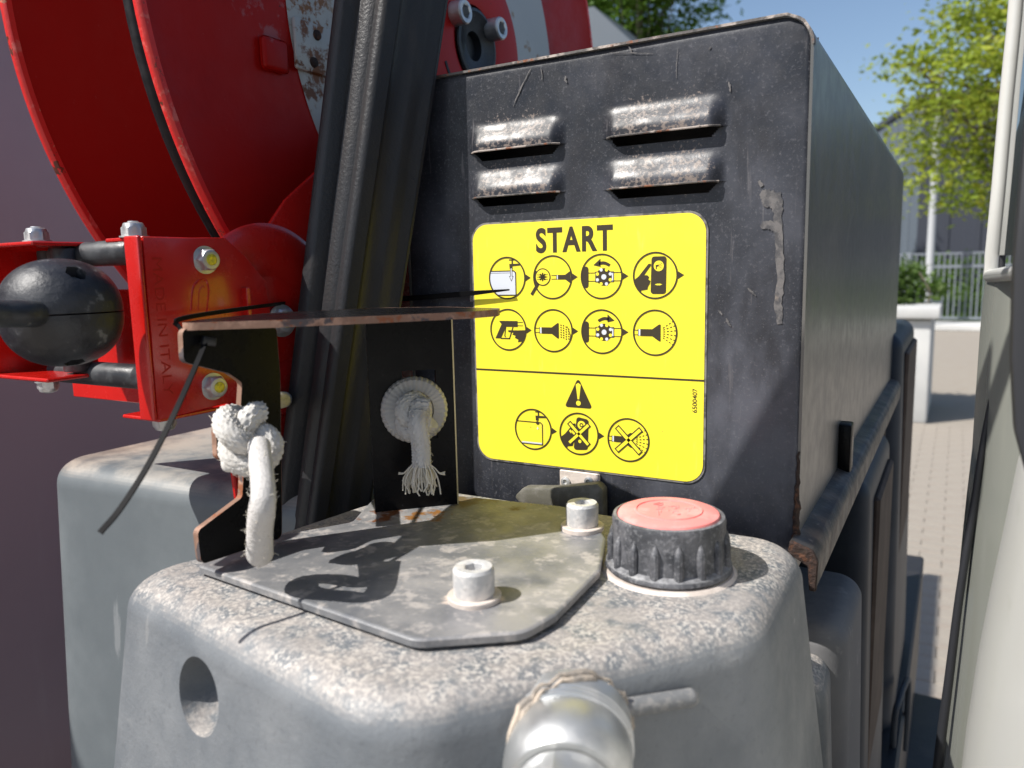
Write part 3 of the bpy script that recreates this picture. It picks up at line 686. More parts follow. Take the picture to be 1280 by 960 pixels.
# ------------------------------------------------------------------ mount plate with screws
PZ = -.1400
t = thing('mounting_plate', 'flat galvanised mounting plate screwed on top of the grey tank, stained with rust', 'plate', (-.22, .30, PZ - .004))
pl = [P(a, b, z=PZ) for a, b in ((246, 706), (520, 800), (655, 790), (694, 768), (750, 712), (757, 672))]
pl = [(p.x, p.y) for p in pl] + [(p.x, p.y) for p in [P(a, b, z=PZ) for a, b in ((735, 640), (700, 632), (560, 618), (470, 619), (440, 652), (352, 668))]]
pp = round_poly(pl, [.003, .012, .012, .01, .008, .008, .006, .004, .004, .01, .006, .004], 6)
m = MB(); n = len(pp)
lay = []
for off, dz in ((0, -.0036), (-.0001, -.0008), (.0005, -.0002), (.0014, 0)):
    qq = offset_poly([(p.x, p.y) for p in pp], off); lay.append([(p.x, p.y, PZ + dz) for p in qq])
vs = [v for L in lay for v in L]; fs = grid_faces(4, n, True) + [tuple(range(n))[::-1]]
m.add(vs, fs)
# gridded top so that it can dish slightly
top = lay[-1]; cx_ = sum(p[0] for p in top) / n; cy_ = sum(p[1] for p in top) / n; rings = 14; vs = []
def dish(x, y): 
    return -.0018 * math.exp(-(((x + .235) / .035) ** 2 + ((y - .245) / .028) ** 2)) - .0006 * math.exp(-(((x + .17) / .03) ** 2 + ((y - .34) / .05) ** 2))
for k in range(rings):
    f = 1 - k / rings
    for p in top:
        x = cx_ + (p[0] - cx_) * f; y = cy_ + (p[1] - cy_) * f; vs.append((x, y, PZ + (dish(x, y) if k else 0)))
vs.append((cx_, cy_, PZ)); fs = grid_faces(rings, n, True) + [((rings - 1) * n + i, (rings - 1) * n + (i + 1) % n, rings * n) for i in range(n)]
m.add(vs, fs); m.build('plate_sheet', M['plate'], t, 40)
def socket_screw(loc, label, tilt=(0, 0, 1), r=.0090, h=.0125, proto=None, wr=.0118):
    t = thing('socket_screw', label, 'screw', loc, 'socket head screws holding the plate')
    m = MB(); lathe(m, loc, tilt, [(wr * .6, 0), (wr, 0), (wr, .0022), (wr * .97, .0026), (wr * .6, .0026)], 40); m.build('washer', M['washer'], t)
    m = MB(); lathe(m, Vector(loc) + Vector(tilt) * .0026, tilt, [(r * .97, 0), (r, .0008), (r, h - .0014), (r * .90, h), (r * .52, h), (r * .48, h - .0004, 6), (r * .47, h - .0040, 6), (.0001, h - .0046)], 48)
    m.build('screw_head', M['zinc_dusty'], t, 30)
    return t
b1 = P(593, 748, z=PZ); b2 = P(728, 660, z=PZ)
socket_screw((b1.x, b1.y, PZ - .0004), 'dusty socket head screw with washer in the open middle of the plate')
socket_screw((b2.x, b2.y, PZ - .0004), 'dusty socket head screw with washer right behind the red cap, below the latch', r=.0088)

# ------------------------------------------------------------------ pipe fitting in the tank front
fc = facet(712, 925, 0)
t = thing('pipe_fitting', 'shiny galvanised pipe fitting screwed into the front of the grey tank, ringed with old sealant', 'pipe fitting', fc)
ax = Vector((.62, -.66, -.28)).normalized(); ax = Vector((.36, -.86, -.12)).normalized()
m = MB()
for rr, k_ in ((.0248, 0), (.0232, 1)):
    pth = []; B_ = basis(fn)
    for i in range(61):
        a_ = R(6 * i); pth.append(fc + fn * (.0015 + k_ * .001) + B_ @ Vector((math.cos(a_), math.sin(a_), 0)) * (rr + .0006 * math.sin(i * 1.7) + .0004 * math.sin(i * 4.1)))
    tube(m, pth, lambda u: .0010 + .0005 * math.sin(u * 37) , 8, caps=False)
m.build('sealant_ring', M['lime'], t)
m = MB(); lathe(m, fc - ax * .010, ax, [(.0225, 0), (.0225, .0125), (.0218, .0140), (.0226, .0150), (.0224, .026), (.0215, .0315), (.0196, .034), (.0155, .0345)], 64); m.build('collar', M['chrome'], t, 40)
for k in range(3):
    m = MB(); lathe(m, fc - ax * (.001 - .0022 * k), ax, [(.0222, -.0008), (.0232, -.0002), (.0232, .0002), (.0222, .0008)], 48); m.build('thread', M['zinc'], t, 40)
m = MB(); lathe(m, fc + ax * .0250, ax, [(.0172, 0), (.0182, .002, 6), (.0190, .014, 6), (.0190, .030, 6), (.0150, .034), (.0120, .034), (.0120, .010)], 72, up=(.3, .2, 1)); m.build('hex_nut', M['chrome'], t, 30)
m = MB(); lathe(m, facet(642, 905, .001), fn, [(.003, 0), (.0028, .002), (.0012, .003)], 20); 

# ------------------------------------------------------------------ left grey tank
t = thing('water_tank', 'blue grey plastic water tank at the left behind the foreground tank, rust stained top', 'tank', (-.5, .48, -.6))
poly = [(-.668, .345), (-.362, .366), (-.362, .62), (-.668, .62)]
m = MB(); moulded(m, poly, -.150, -.62, [.035, .035, .03, .03], .020, .05, 12, 12, 6); m.build('tank_body', M['tank_blue'], t, 60)
# grey tank behind the right side of the near one
t = thing('rear_tank', 'dark dusty grey moulded tank end just right of the foreground tank, under the cover ledge', 'tank', (-.12, .56, -.7))
m = MB(); A = P(1068, 722, y=.60); moulded(m, [(-.20, .490), (-.0490, .490), (-.0490, .605), (-.20, .605)], A.z + .004, -.75, .02, .014, .03, 8, 8, 4); m.build('tank_body', M['tank_dark'], t, 60)
m = MB(); moulded(m, [(-.18, .452), (-.0535, .448), (-.0575, .500), (-.18, .500)], P(1020, 835, y=.47).z, -.75, .012, .016, .05, 8, 8, 4); m.build('stepped_shoulder', M['tank'], t, 60)
# dark plastic boxes along the side, farther back
for (ya, yb, zt, xr, lab) in ((.745, 1.0, P(1095, 596, y=.76).z, -.060, 'dark blue plastic bin with rounded lid edge, nearest behind the cover ledge'),
                              (1.02, 1.12, P(1100, 500, y=1.05).z, -.078, 'dark blue plastic bin in the middle of the row behind the cover'),
                              (1.14, 1.46, P(1130, 416, y=1.16).z, -.060, 'tall dark blue plastic bin, rearmost of the row beside the paving')):
    t = thing('storage_bin', lab, 'storage bin', (-.2, (ya + yb) / 2, -.9), 'dark plastic bins along the trailer side')
    m = MB(); moulded(m, [(-.34, ya), (xr, ya), (xr, yb), (-.34, yb)], zt, -.95, .018, .022, .02, 8, 8, 3); m.build('bin_body', M['bin'], t, 60)
    m = MB(); box(m, (xr - .002, ya + .05, -.9), (xr + .006, yb - .03, zt - .03), .003, 1); m.build('side_strip', M['bin_side'], t)
# trailer chassis below
t = thing('trailer_chassis', 'dark steel trailer chassis below the tanks with a small lashing bracket', 'trailer', (-.5, .9, -1.0))
m = MB(); box(m, (-1.0, .05, -.80), (-.08, 1.9, -.72), .005, 1); m.build('deck', M['chassis'], t)
m = MB(); box(m, (-.075, .2, -.90), (-.035, 1.9, -.66), .004, 1); m.build('side_rail', M['chassis'], t)
m = MB(); c_ = P(1118, 900, y=1.10); tube(m, spline([c_ + Vector(v) for v in ((0, 0, -.10), (0, 0, 0), (.004, .02, .02), (.01, .08, .02), (.012, .10, 0), (.012, .10, -.10))], 6), .004, 8); m.build('lashing_bracket', M['bin'], t)
zs_ = P(1165, 868, y=1.75).z
m = MB(); box(m, (-.30, 1.15, zs_ - .05), (.035, 1.75, zs_), .012, 2); m.build('rear_step', M['chassis'], t)
for (x, y) in ((-.35, .5), (-.35, 1.4)):
    m = MB(); lathe(m, (x - .05, y, -1.2), (1, 0, 0), [(.15, 0), (.29, .01), (.30, .04), (.30, .14), (.29, .17), (.15, .18)], 40); m.build('wheel', M['rubber'], t)

# ------------------------------------------------------------------ leaning black post
PB = Vector((-.3700, .3670, -.1580)); PT = Vector((-.3250, .4110, .1720))
d_ = (PT - PB).normalized(); PB = PB - d_ * .16; PT = PT + d_ * .20
t = thing('mast_post', 'leaning black ribbed steel post with chipped textured paint in front of the hose reel', 'post', PB)
rn = Vector((.883, -.469, 0)); ln = Vector((-.469, -.883, 0)); rn = (rn - d_ * rn.dot(d_)).normalized(); ln = d_.cross(rn) * (1 if d_.cross(rn).dot(ln) > 0 else -1)
# section in (along -ln = depth of the right face, along -rn = depth of the left face); near corner = (0,0)
sec = []
W1, W2 = .037, .042
lu = Vector((1, 0, 0)); lu = (lu - d_ * lu.dot(d_)).normalized()
def arc(cx, cy, r, a0, a1, n=6): return [(cx + r * math.cos(R(a0 + (a1 - a0) * i / n)), cy + r * math.sin(R(a0 + (a1 - a0) * i / n))) for i in range(n + 1)]
# u axis = rn, v axis = ln ; left face lies at v=0 for u in [-W1,0]; right face at u=0 for v in [-W2,0]
sec += arc(-.003, -.003, .003, 90, 0)                         # near corner
sec += [(0, -.010), (-.0012, -.0120), (-.0022, -.0145), (-.0022, -.0215), (-.0005, -.0240), (0, -.0265), (-.0008, -.0315), (-.0010, -.0350), (.0012, -.0385), (.0014, -.0410)]
sec += arc(-.0012, -W2 + .003, .003, 0, -90)
sec += [(-W1 + .003, -W2), (-W1, -W2 + .003)]
sec += arc(-W1 + .0030, -.0032, .0032, 180, 90)
sec += [(-W1 + .0075, .0), (-W1 + .0088, -.0016), (-W1 + .0102, -.0090), (-W1 + .0160, -.0100), (-W1 + .0190, -.0030), (-W1 + .0210, 0.0), (-.0125, .0006), (-.0095, .0002), (-.0078, -.0014), (-.0060, -.0008), (-.0045, 0)]
ns = 60; vs = []
for i in range(ns + 1):
    c_ = PB.lerp(PT, i / ns); k = .92 + .13 * i / ns; k2 = .95 + .42 * i / ns
    for (u, v) in sec: vs.append(c_ + lu * (u * k2 if u < 0 else u) + ln * v * k)
m = MB().add(vs, grid_faces(ns + 1, len(sec), True) + [tuple(range(len(sec))), tuple(range(ns * len(sec), (ns + 1) * len(sec)))[::-1]])
m.build('post_profile', M['post'], t, 40)

# ------------------------------------------------------------------ black bracket with two gussets
BZ = -.0200
t = thing('rope_bracket', 'black steel bracket with rusty edges before the post, two upright plates holding rope knots', 'bracket', (-.30, .30, PZ))
A = P(223, 404, z=BZ); B_ = P(622, 387, z=BZ)
tp = round_poly([(A.x, A.y), (-.272, .255), (-.243, .290), (B_.x - .004, B_.y - .02), (B_.x, B_.y), (B_.x - .006, B_.y + .012), (-.262, .374), (-.300, .36), (-.330, .30), (A.x - .012, A.y + .02)], [.005, .02, .02, .01, .002, .002, .004, .01, .01, .006], 6)
m = MB(); n = len(tp); zc = [0, -.0034]
vs = [(p.x, p.y, BZ + zz) for zz in zc for p in tp]; m.add(vs, [tuple(range(n)), tuple(range(n, 2 * n))[::-1]]); top_o = m.build('top_plate', M['black'], t, 30)
m = MB(); ep = offset_poly([(p.x, p.y) for p in tp], -.0002 if True else 0)
vs = [(p.x, p.y, BZ + zz) for zz in (.0001, -.0035) for p in ep]; m.add(vs, grid_faces(2, n, True)); m.build('cut_edge', M['plate_edge'], top_o, 0)
GX1 = A.x + .002
def plate_yz(pts, x, th, parent, rad=.003):
    q_ = round_poly(pts, rad, 4); n = len(q_)
    m = MB(); vs = [(x, p.x, p.y) for p in q_] + [(x - th, p.x, p.y) for p in q_]
    m.add(vs, [tuple(range(n)), tuple(range(n, 2 * n))[::-1]]); o = m.build('upright_plate', M['black'], parent, 0)
    s_ = -1 if sum(q_[i - 1].x * q_[i].y - q_[i].x * q_[i - 1].y for i in range(n)) > 0 else 1
    q2 = offset_poly([(p.x, p.y) for p in q_], .0002 * s_)
    e = MB(); e.add([(x + .0001, p.x, p.y) for p in q2] + [(x - th - .0001, p.x, p.y) for p in q2], grid_faces(2, n, True)); e.build('cut_edge', M['plate_edge'], o, 0); return o
G = lambda a, b: (lambda p: (p.y, p.z))(P(a, b, x=GX1))
g1 = [G(228, 411), G(345, 408), G(350, 470), G(352, 640), G(352, 672), G(252, 705), G(247, 664), G(303, 622), G(305, 585), G(272, 572), G(270, 532), G(300, 526), G(303, 478), G(286, 466), G(230, 452)]
plate_yz(g1, GX1, .0032, t)
GX2 = -.262
gr_ = ray(568, 500); RY = .3755; gR = Vector((gr_.x / gr_.y * RY, RY, 0)); gU = Vector((.70, .71414, 0)); gN = Vector((.71414, -.70, 0))
def H(a, b):
    r = ray(a, b); s_ = gR.dot(gN) / r.dot(gN); p = r * s_; return (p - gR).dot(gU), p.z
u_l, u_r = H(462, 500)[0], 0.0; z_t, z_b = BZ - .0034, PZ + .0002
hy0, hy1, hz0, hz1 = H(503, 480)[0], H(545, 480)[0], H(520, 549)[1], H(520, 463)[1]
m = MB()
o_ = [(u_l, z_b), (u_r, z_b), (u_r, z_t), (u_l, z_t)]; i_ = [(hy0, hz0), (hy1, hz0), (hy1, hz1), (hy0, hz1)]
vs = [gR + gU * p[0] - gN * d + Vector((0, 0, p[1])) for d in (0, .0032) for p in o_ + i_]
fs = []
for k in range(4):
    j = (k + 1) % 4
    fs += [(k, j, 4 + j, 4 + k), (8 + k, 8 + j, 12 + j, 12 + k), (4 + k, 4 + j, 12 + j, 12 + k), (k, j, 8 + j, 8 + k)]
m.add(vs, fs); m.build('upright_plate', M['black'], t, 0)
m = MB(); box(m, (-.0034, -.0004, z_b), (.0007, .0004, z_t), 0); m.v = [gR + gN * v.x + gU * v.y + Vector((0, 0, v.z)) for v in m.v]; m.build('cut_edge', mat('sticker_reflection_edge', (.55, .48, .28), .4, .7), t, 0)  # yellow reflection of the sticker is painted into this edge's colour

# ------------------------------------------------------------------ ropes
braid = lambda a, s: 1 + .26 * abs(math.sin(7 * a + s * 900) * math.sin(7 * a - s * 900)) ** .7 - .11
def knot(c, size, X, Y, Z, rr, head=None, tail=None):
    """stopper knot: turns of rope wound tight round a core"""
    pts = []
    for i in range(80):
        a = R(20 + 330 * i / 79); q_ = 1.9 + .95 * math.cos(3 * a); x = q_ * math.cos(2 * a); y = q_ * math.sin(2 * a); z = 1.0 * math.sin(3 * a)
        pts.append(c + X * (x * size * .92) + Y * (y * size) + Z * (z * size))
    return pts
RR = .0058
# left knot, in front of the near upright plate
kc = P(313, 546, x=GX1 + .017)
t = thing('rope', 'thick white braided rope knot with a long sleeved loop hanging from the near plate', 'rope', kc)
vX = CR.copy(); vZ = -ray(313, 546).normalized(); vY = -CD.copy()
kA = (vZ * .8 + vX * .45 + vY * .38).normalized(); kX = (vX - kA * vX.dot(kA)).normalized(); kY = kA.cross(kX)
k_ = knot(kc, .0050, kX * .75 + kY * .66, kY * .75 - kX * .66, kA, RR)
m = MB(); path = resample(spline(k_, 6), .0007); tube(m, path, .0053, 40, mod=braid)
tl = spline([kc + vX * .004 + vY * -.002 + vZ * .004, kc + vX * .003 + vY * -.008 + vZ * .009, P(332, 590, y=.226), P(330, 600, y=.225)], 8)
bl = MB()
m.build('knot', M['rope'], t, 60)
# the rope runs back behind the post to the far plate
# hanging bight: two strands joined at the bottom, seen edge-on
ab = lambda p, f: p - (p.normalized() * f)
bt = P(325, 690, z=PZ + .019)
k0 = kc + vZ * .014 + vY * -.004 + vX * .004
q1_, q2_ = P(329, 615, z=(kc.z + bt.z) / 2 + .008), P(325, 655, z=(kc.z + bt.z) / 2 - .008)
fwd = Vector((-.748, .664, 0))
pth = spline([k0, q1_ - fwd * .006, q2_ - fwd * .008, bt - fwd * .007 + Vector((0, 0, .003)), bt, bt + fwd * .008 + Vector((0, 0, .004)), q2_ + fwd * .012, q1_ + fwd * .010, kc + fwd * .004 + Vector((.004, 0, -.008))], 14)
m = MB(); tube(m, resample(pth, .0010), lambda u: .0050 + .0007 * math.exp(-((u - .5) / .16) ** 2), 24, mod=lambda a, s: 1 + .025 * math.sin(s * 4200)); m.build('loop', M['sleeve'], t, 60)
m = MB(); back_pts = spline([P(322, 505, x=GX1 - .010), P(342, 501, x=GX1 - .035), P(360, 499, x=-.42), P(378, 497, x=-.47)], 16)
m2 = MB(); tube(m2, resample(back_pts, .0008), .0048, 28, mod=braid); m2.build('standing_part', M['rope'], t, 60)
m = MB(); q_ = spline([kc + vX * -.010 + vY * -.010 + vZ * .003, kc + vX * -.011 + vY * -.013 + vZ * .006, kc + vX * -.006 + vY * -.015 + vZ * .005], 6); tube(m, q_, .0028, 12, mod=braid); m.build('rope_end', M['rope'], t, 60)
def fibres(path, rad, n, parent, lmin=.0012, lmax=.0035):
    m = MB(); fr = frames(path)
    for k in range(n):
        p, u, v = random.choice(fr); a_ = random.uniform(0, 6.283); o_ = u * math.cos(a_) + v * math.sin(a_); p0 = p + o_ * rad * .93
        tn = o_.cross(u * math.sin(a_) - v * math.cos(a_)); L_ = random.uniform(lmin, lmax); q1 = tn * random.uniform(-1, 1) + Vector((random.uniform(-.5, .5), random.uniform(-.5, .5), random.uniform(-.5, .5)))
        tube(m, [p0, p0 + o_ * L_ * .3 + q1 * L_ * .25, p0 + o_ * L_ * .5 + q1 * L_ * .7], .00011, 3, caps=False)
    tag(m.build('loose_fibres', M['fray'], parent, 60), kind='stuff')
fibres(path, .0056, 260, t); fibres(pth, .0058, 120, t)
# right knot with knurled washer and frayed end
def onG(a, b, push):
    r = ray(a, b); return r * ((gR.dot(gN) + push) / r.dot(gN))
kc2 = onG(521, 520, .015)
t = thing('rope', 'white rope knot with short frayed end against a knurled round washer on the far plate', 'rope', kc2)
w0 = onG(518, 512, .003)
WA = Vector((.68, -.72, .1)).normalized(); WB = basis(WA)
m = MB(); prof = [(.010, .003), (.0185, .002), (.0190, .0025)]
B0 = (.0, -1, .05)
vs = []; nk = 144
for (r_, h) in ((.004, .0035), (.0105, .0035), (.0112, .0048), (.0178, .0040), (.0195, .0022), (.0200, .0), (.0195, -.005), (.010, -.006)):
    for j in range(nk):
        kk = 1 + (.008 if (j // 2) % 2 else -.006) * (1 if r_ > .0115 else 0)
        a_ = 2 * math.pi * j / nk; vs.append(w0 + WB @ Vector((r_ * kk * .98 * math.cos(a_), r_ * kk * .98 * math.sin(a_), h + (.0003 if (j // 2) % 2 and r_ > .0112 else 0))))
m.add(vs, grid_faces(8, nk, True)); kw = m.build('knurled_washer', M['washer_grey'], t, 20)
m = MB()
pts = knot(kc2, .0034, CR, -CD, -ray(524, 514).normalized(), RR); tube(m, resample(spline(pts, 6), .0007), .0050, 40, mod=braid); m.build('knot', M['rope'], t, 60)
vz = -ray(524, 514).normalized()
te = [kc2 + vz * .007 + CR * .001 - CD * .002, kc2 + vz * .0095 + CR * .0005 + CD * .005, kc2 + vz * .009 + CR * .0018 + CD * .012, kc2 + vz * .008 + CR * .0025 + CD * .019, kc2 + vz * .008 + CR * .0028 + CD * .029]
fibres(resample(spline(te, 8), .0007), .0054, 70, t); m = MB(); tube(m, resample(spline(te, 8), .0007), .0050, 36, mod=braid); m.build('tail', M['rope'], t, 60)
m = MB(); e0 = te[-1] - CD * .003
for k in range(80):
    a_ = random.uniform(0, 6.283); r_ = random.uniform(.0005, .0048); p0 = e0 + CR * (r_ * math.cos(a_)) + vz * (r_ * math.sin(a_)); sp = random.uniform(.4, 1.6)
    ln_ = random.uniform(.010, .019); dx = math.cos(a_) * sp * .0045; dz = math.sin(a_) * sp * .0045
    pts = [p0, p0 + CR * dx * .7 + vz * dz * .7 + Vector((0, 0, -ln_ * .35)), p0 + CR * (dx * 1.1 + random.uniform(-.001, .001)) + vz * dz + Vector((0, 0, -ln_ * .7)), p0 + CR * (dx * .9 + random.uniform(-.002, .002)) + vz * dz * 1.1 + Vector((0, 0, -ln_))]
    tube(m, spline(pts, 3), .00042, 5)
for (a, b) in ((1, .3), (1, -.6), (-1, .6), (-1, -.2), (1, .9)):
    p0 = e0 + CR * .003 * a; tube(m, spline([p0, p0 + CR * .004 * a + CD * .003, p0 + CR * (.007) * a + CD * .006 + vz * .002 * b, p0 + CR * .010 * a + CD * (.006 + .001 * b)], 4), .00042, 5)
tag(m.build('frayed_strands', M['fray'], t, 60), kind='stuff')

# ------------------------------------------------------------------ cable tie round the bracket plate
t = thing('cable_tie', 'black cable tie round the near end of the bracket plate, loose ends sticking out', 'cable tie', P(258, 425, y=.235))
a0 = P(258, 424, y=.238)
pth = spline([a0, P(245, 455, y=.226), P(218, 515, y=.205), P(185, 580, y=.188), P(150, 635, y=.174), P(124, 666, y=.166)], 24)
m = MB(); strap(m, resample(pth, .0006), -CR, .0023, .0009, .0006); m.build('ribbed_strap', M['tie'], t, 30)
pth = spline([P(256, 428, y=.2385), P(240, 425, y=.236), P(222, 408, y=.2375), P(226, 398, y=.244), P(300, 386, y=.31), P(376, 376, y=.43)], 12)
m = MB(); strap(m, pth, (0.3, -.2, 1), .0022, .0010); m.build('strap', M['tie'], t, 30)
pth = spline([P(376, 376, y=.43), P(450, 376, y=.444), P(505, 373, y=.4455), P(570, 368, y=.4455), P(637, 362, y=.4455)], 12)
m = MB(); strap(m, pth, (0.3, -.2, 1), lambda u: .0036 * (1 if u < .8 else 1 - .75 * (u - .8) / .2), .0011); m.build('strap_tip', M['tie'], t, 30)
m = MB(); box(m, (-.0028, -.0022, -.0032), (.0028, .0022, .0032), .0006, 2, basis((-.3, -.9, .2)), P(260, 426, y=.239)); m.build('tie_head', M['black_mat'], t)

# ------------------------------------------------------------------ hose reel
RC = Vector((0, .653, .212)); WR = .326
t = thing('hose_reel', 'large red steel hose reel with two flanges, rusting grey centre ring and chipped rims', 'hose reel', (-.5, RC.y, -.17))
def ring_x(mb, prof, n=160, c=RC):
    vs = []
    for (x, r_) in prof:
        for j in range(n):
            a_ = 2 * math.pi * j / n; vs.append((x, c.y + r_ * math.cos(a_), c.z + r_ * math.sin(a_)))
    return mb.add(vs, grid_faces(len(prof), n, True))
for xf, inr in ((-.440, .212), (-.580, .10)):
    m = MB(); ring_x(m, [(xf + .001, inr), (xf, inr + .01), (xf - .001, .30), (xf + .001, .325), (xf + .004, .3365)]); ring_x(m, [(xf - .002, inr), (xf - .003, .30), (xf - .001, .325), (xf + .001, .3365)]); fo_ = m.build('flange', M['red_worn'], t, 40)
    m = MB(); ring_x(m, [(xf - .002, .3360), (xf - .0024, .3400), (xf - .0008, .3416), (xf + .0030, .3416), (xf + .0046, .3400), (xf + .0042, .3360), (xf - .002, .3360)]); m.build('rim', M['red_rim'], fo_, 50)
m = MB(); ring_x(m, [(-.578, .13), (-.442, .13)]); m.build('drum', M['red'], t)
wd = thing('wound_hose', 'black hose wound on the reel, a dark band between its two red flanges', 'hose', RC + Vector((-.51, 0, 0)))
for r_w in (WR + .0075, WR - .0040, WR - .0155, WR - .027):
    m = MB()
    for k in range(2):
        xc = -.4495 - .0095 * k; ring_x(m, [(xc + .0057 * math.cos(R(a)), r_w - .0057 + .0057 * math.sin(R(a))) for a in range(0, 361, 30)], 120)
    tag(m.build('hose_turns', M['hose_black'], wd, 40), kind='stuff')

m = MB(); ring_x(m, [(-.4385, .215), (-.4372, .2105), (-.4375, .15), (-.4300, .12), (-.430, .05)]); gr = m.build('centre_ring', M['hub_grey'], t, 30)
# riveted strap across the ring and pressed tab in the flange
for a_deg in (193, ):
    c_ = P(383, 60, x=-.435); m = MB(); box(m, (-.4375, .441, c_.z - .017), (-.4335, .52, c_.z + .020), .002, 2); sp = m.build('ring_strap', M['hub_grey'], t)
    for (a, b) in ((396, 44), (392, 78)):
        q_ = P(a, b, x=-.4335); m = MB(); lathe(m, q_, (1, 0, 0), [(.004, 0), (.0035, .0015), (.0015, .0022), (.0001, .0023)], 16); m.build('rivet', M['rust'], sp)
q0, q1 = P(326, 42, x=-.436), P(362, 94, x=-.436); m = MB(); box(m, (-.4395, q0.y, q1.z), (-.4345, q1.y, q0.z), .0035, 3); m.build('pressed_tab', M['red_worn'], t)
# pressed arm carrying the hub, boss low down
_h = P(597, 57, x=-.394); HC = Vector((-.398, _h.y, _h.z)); BC = Vector((-.405, .376, -.030))
t = thing('reel_arm', 'bright red pressed steel arm with round boss carrying the reel hub, behind the post', 'reel arm', (-.41, .5, -.17))
def hull(pts):
    pts = sorted(pts); L_ = []
    for ps in (pts, pts[::-1]):
        h = []
        for p in ps:
            while len(h) > 1 and (h[-1][0] - h[-2][0]) * (p[1] - h[-2][1]) - (h[-1][1] - h[-2][1]) * (p[0] - h[-2][0]) <= 0: h.pop()
            h.append(p)
        L_ += h[:-1]
    return L_
arm = hull([(BC.y + .045 * math.cos(R(6 * k)), BC.z + .045 * math.sin(R(6 * k))) for k in range(60)] + [(.56, -.02), (.60, -.16), (.34, -.155)])
arm2 = [(q_.y, q_.z) for q_ in [P(a, b, x=-.41) for a, b in ((345, 505), (300, 492), (278, 465), (272, 420), (280, 370), (292, 342), (307, 322), (329, 289), (356, 249), (396, 212), (430, 180), (470, 140))]]
arm2 += [(HC.y + .083 * math.cos(R(a)), HC.z + .083 * math.sin(R(a))) for a in range(200, -80, -10)] + [(.62, .03), (.60, -.02), (.56, -.10), (.50, -.14)]
m = MB(); prism(m, [(-.4125, p[0], p[1]) for p in arm2], (.004, 0, 0), .0018, 2); am = m.build('arm_plate', M['red'], t, 40)
m = MB(); prism(m, [(-.4165, p[0], p[1]) for p in arm], (.004, 0, 0), .001, 1); m.build('foot_plate', M['red'], t, 40)
m = MB(); ring_x(m, [(-.4086, .066), (-.4050, .060), (-.4048, .036), (-.4086, .030), (-.409, .0001)], 72, Vector((0, BC.y, BC.z))); m.build('boss', M['red'], t, 40)
m = MB(); ring_x(m, [(-.4086, .083), (-.400, .0825), (-.3965, .080), (-.3945, .070), (-.3945, .040), (-.3960, .035)], 96, HC); hb = m.build('hub_flange', M['red_mat'], t, 35)
m = MB(); ring_x(m, [(-.3950, .0325), (-.3935, .0318), (-.3930, .029), (-.396, .025), (-.398, .013), (-.405, .012), (-.405, .0001)], 64, HC); m.build('hub_bore', M['rubber'], t, 35)
# slots pressed into the hub face
for an in (20, 75, 150, 205, 330):
    m = MB(); pts = [HC + Vector((.0022, .058 * math.cos(R(an + k)), .058 * math.sin(R(an + k)))) for k in range(0, 22, 3)]; strap(m, pts, (0, 1, .01), .003, .002); m.build('slot', M['trim'], hb)
def socket_x(px_, py_, xb, lab):
    q_ = P(px_, py_, x=xb); ax_ = Vector((1, 0, 0)); t = thing('hub_screw', lab, 'screw', q_ - Vector((.012, 0, 0)), 'socket head screws on the reel hub')
    m = MB(); r = .0102; lathe(m, q_ - ax_ * .014, ax_, [(r, 0), (r, .0125), (r * .9, .014), (r * .62, .014), (r * .58, .0134, 6), (r * .58, .007, 6), (.0001, .0065)], 48); m.build('screw_head', M['zinc'], t, 30)
socket_x(583, 14, -.382, 'upper left grey socket head screw on the red reel hub, beside the post')
socket_x(628, 35, -.382, 'lower right grey socket head screw on the red reel hub, above the cover edge')

# ------------------------------------------------------------------ red hose guide frame with rollers
t = thing('hose_guide', 'red steel hose guide frame with black rollers, MADE IN ITALY pressed in its side', 'hose guide', (-.42, .30, -.14))
XB = -.400
side = [P(152, 297, x=XB), P(280, 297, x=XB), P(304, 318, x=XB), P(330, 350, x=XB), P(345, 492, x=XB), P(195, 526, x=XB), P(176, 520, x=XB)]
m = MB(); pr = [(XB - .002, p.y, p.z) for p in (P(178, 297, x=XB), P(281, 297, x=XB), P(306, 320, x=XB), P(332, 352, x=XB), P(352, 487, x=XB), P(197, 526, x=XB))]
prism(m, pr, (.0025, 0, 0), .0008, 2); sp = m.build('side_plate', M['red'], t)
# bright front return flange, slightly rolled
y0 = P(178, 297, x=XB).y; ztp = P(178, 297, x=XB).z; zbt = P(197, 526, x=XB).z
m = MB(); box(m, (XB - .012, y0 - .0040, zbt), (XB + .0012, y0 - .0012, ztp + .0012), .0012, 3); m.build('front_return', M['red'], t)
m = MB(); box(m, (XB - .0135, y0 - .0020, zbt + .002), (XB - .0118, y0 + .010, ztp - .012), .0004, 1); m.build('rubber_strip', M['trim'], t)
m = MB(); box(m, (XB - .035, y0, ztp - .0015), (XB + .0002, y0 + .055, ztp + .0008), .0006, 1); m.build('top_flange', M['red'], t)
m = MB(); box(m, (XB - .035, y0, zbt - .0012), (XB + .0002, y0 + .055, zbt + .001), .0006, 1); m.build('bottom_flange', M['red'], t)
XF = -.512                                             # far end plate with its top and bottom flanges
zf1 = P(40, 297, y=.275).z
m = MB(); box(m, (XF - .035, .262, ztp - .0015), (XF + .030, .335, ztp + .001), .0008, 1); m.build('top_flange', M['red'], t)
m = MB(); box(m, (XF - .035, .262, zbt + .020), (XF + .030, .335, zbt + .0225), .0008, 1); m.build('bottom_flange', M['red'], t)
m = MB(); box(m, (XF - .036, .262, zbt + .020), (XF - .033, .335, ztp), .0008, 1); m.build('end_plate', M['red'], t)
m = MB(); prism(m, [(-.60, .345, ztp - .03), (-.395, .345, ztp - .03), (-.395, .345, -.09), (-.60, .345, -.09)][::-1], (0, .003, 0), .0005, 1); m.build('rear_plate', M['red'], t)
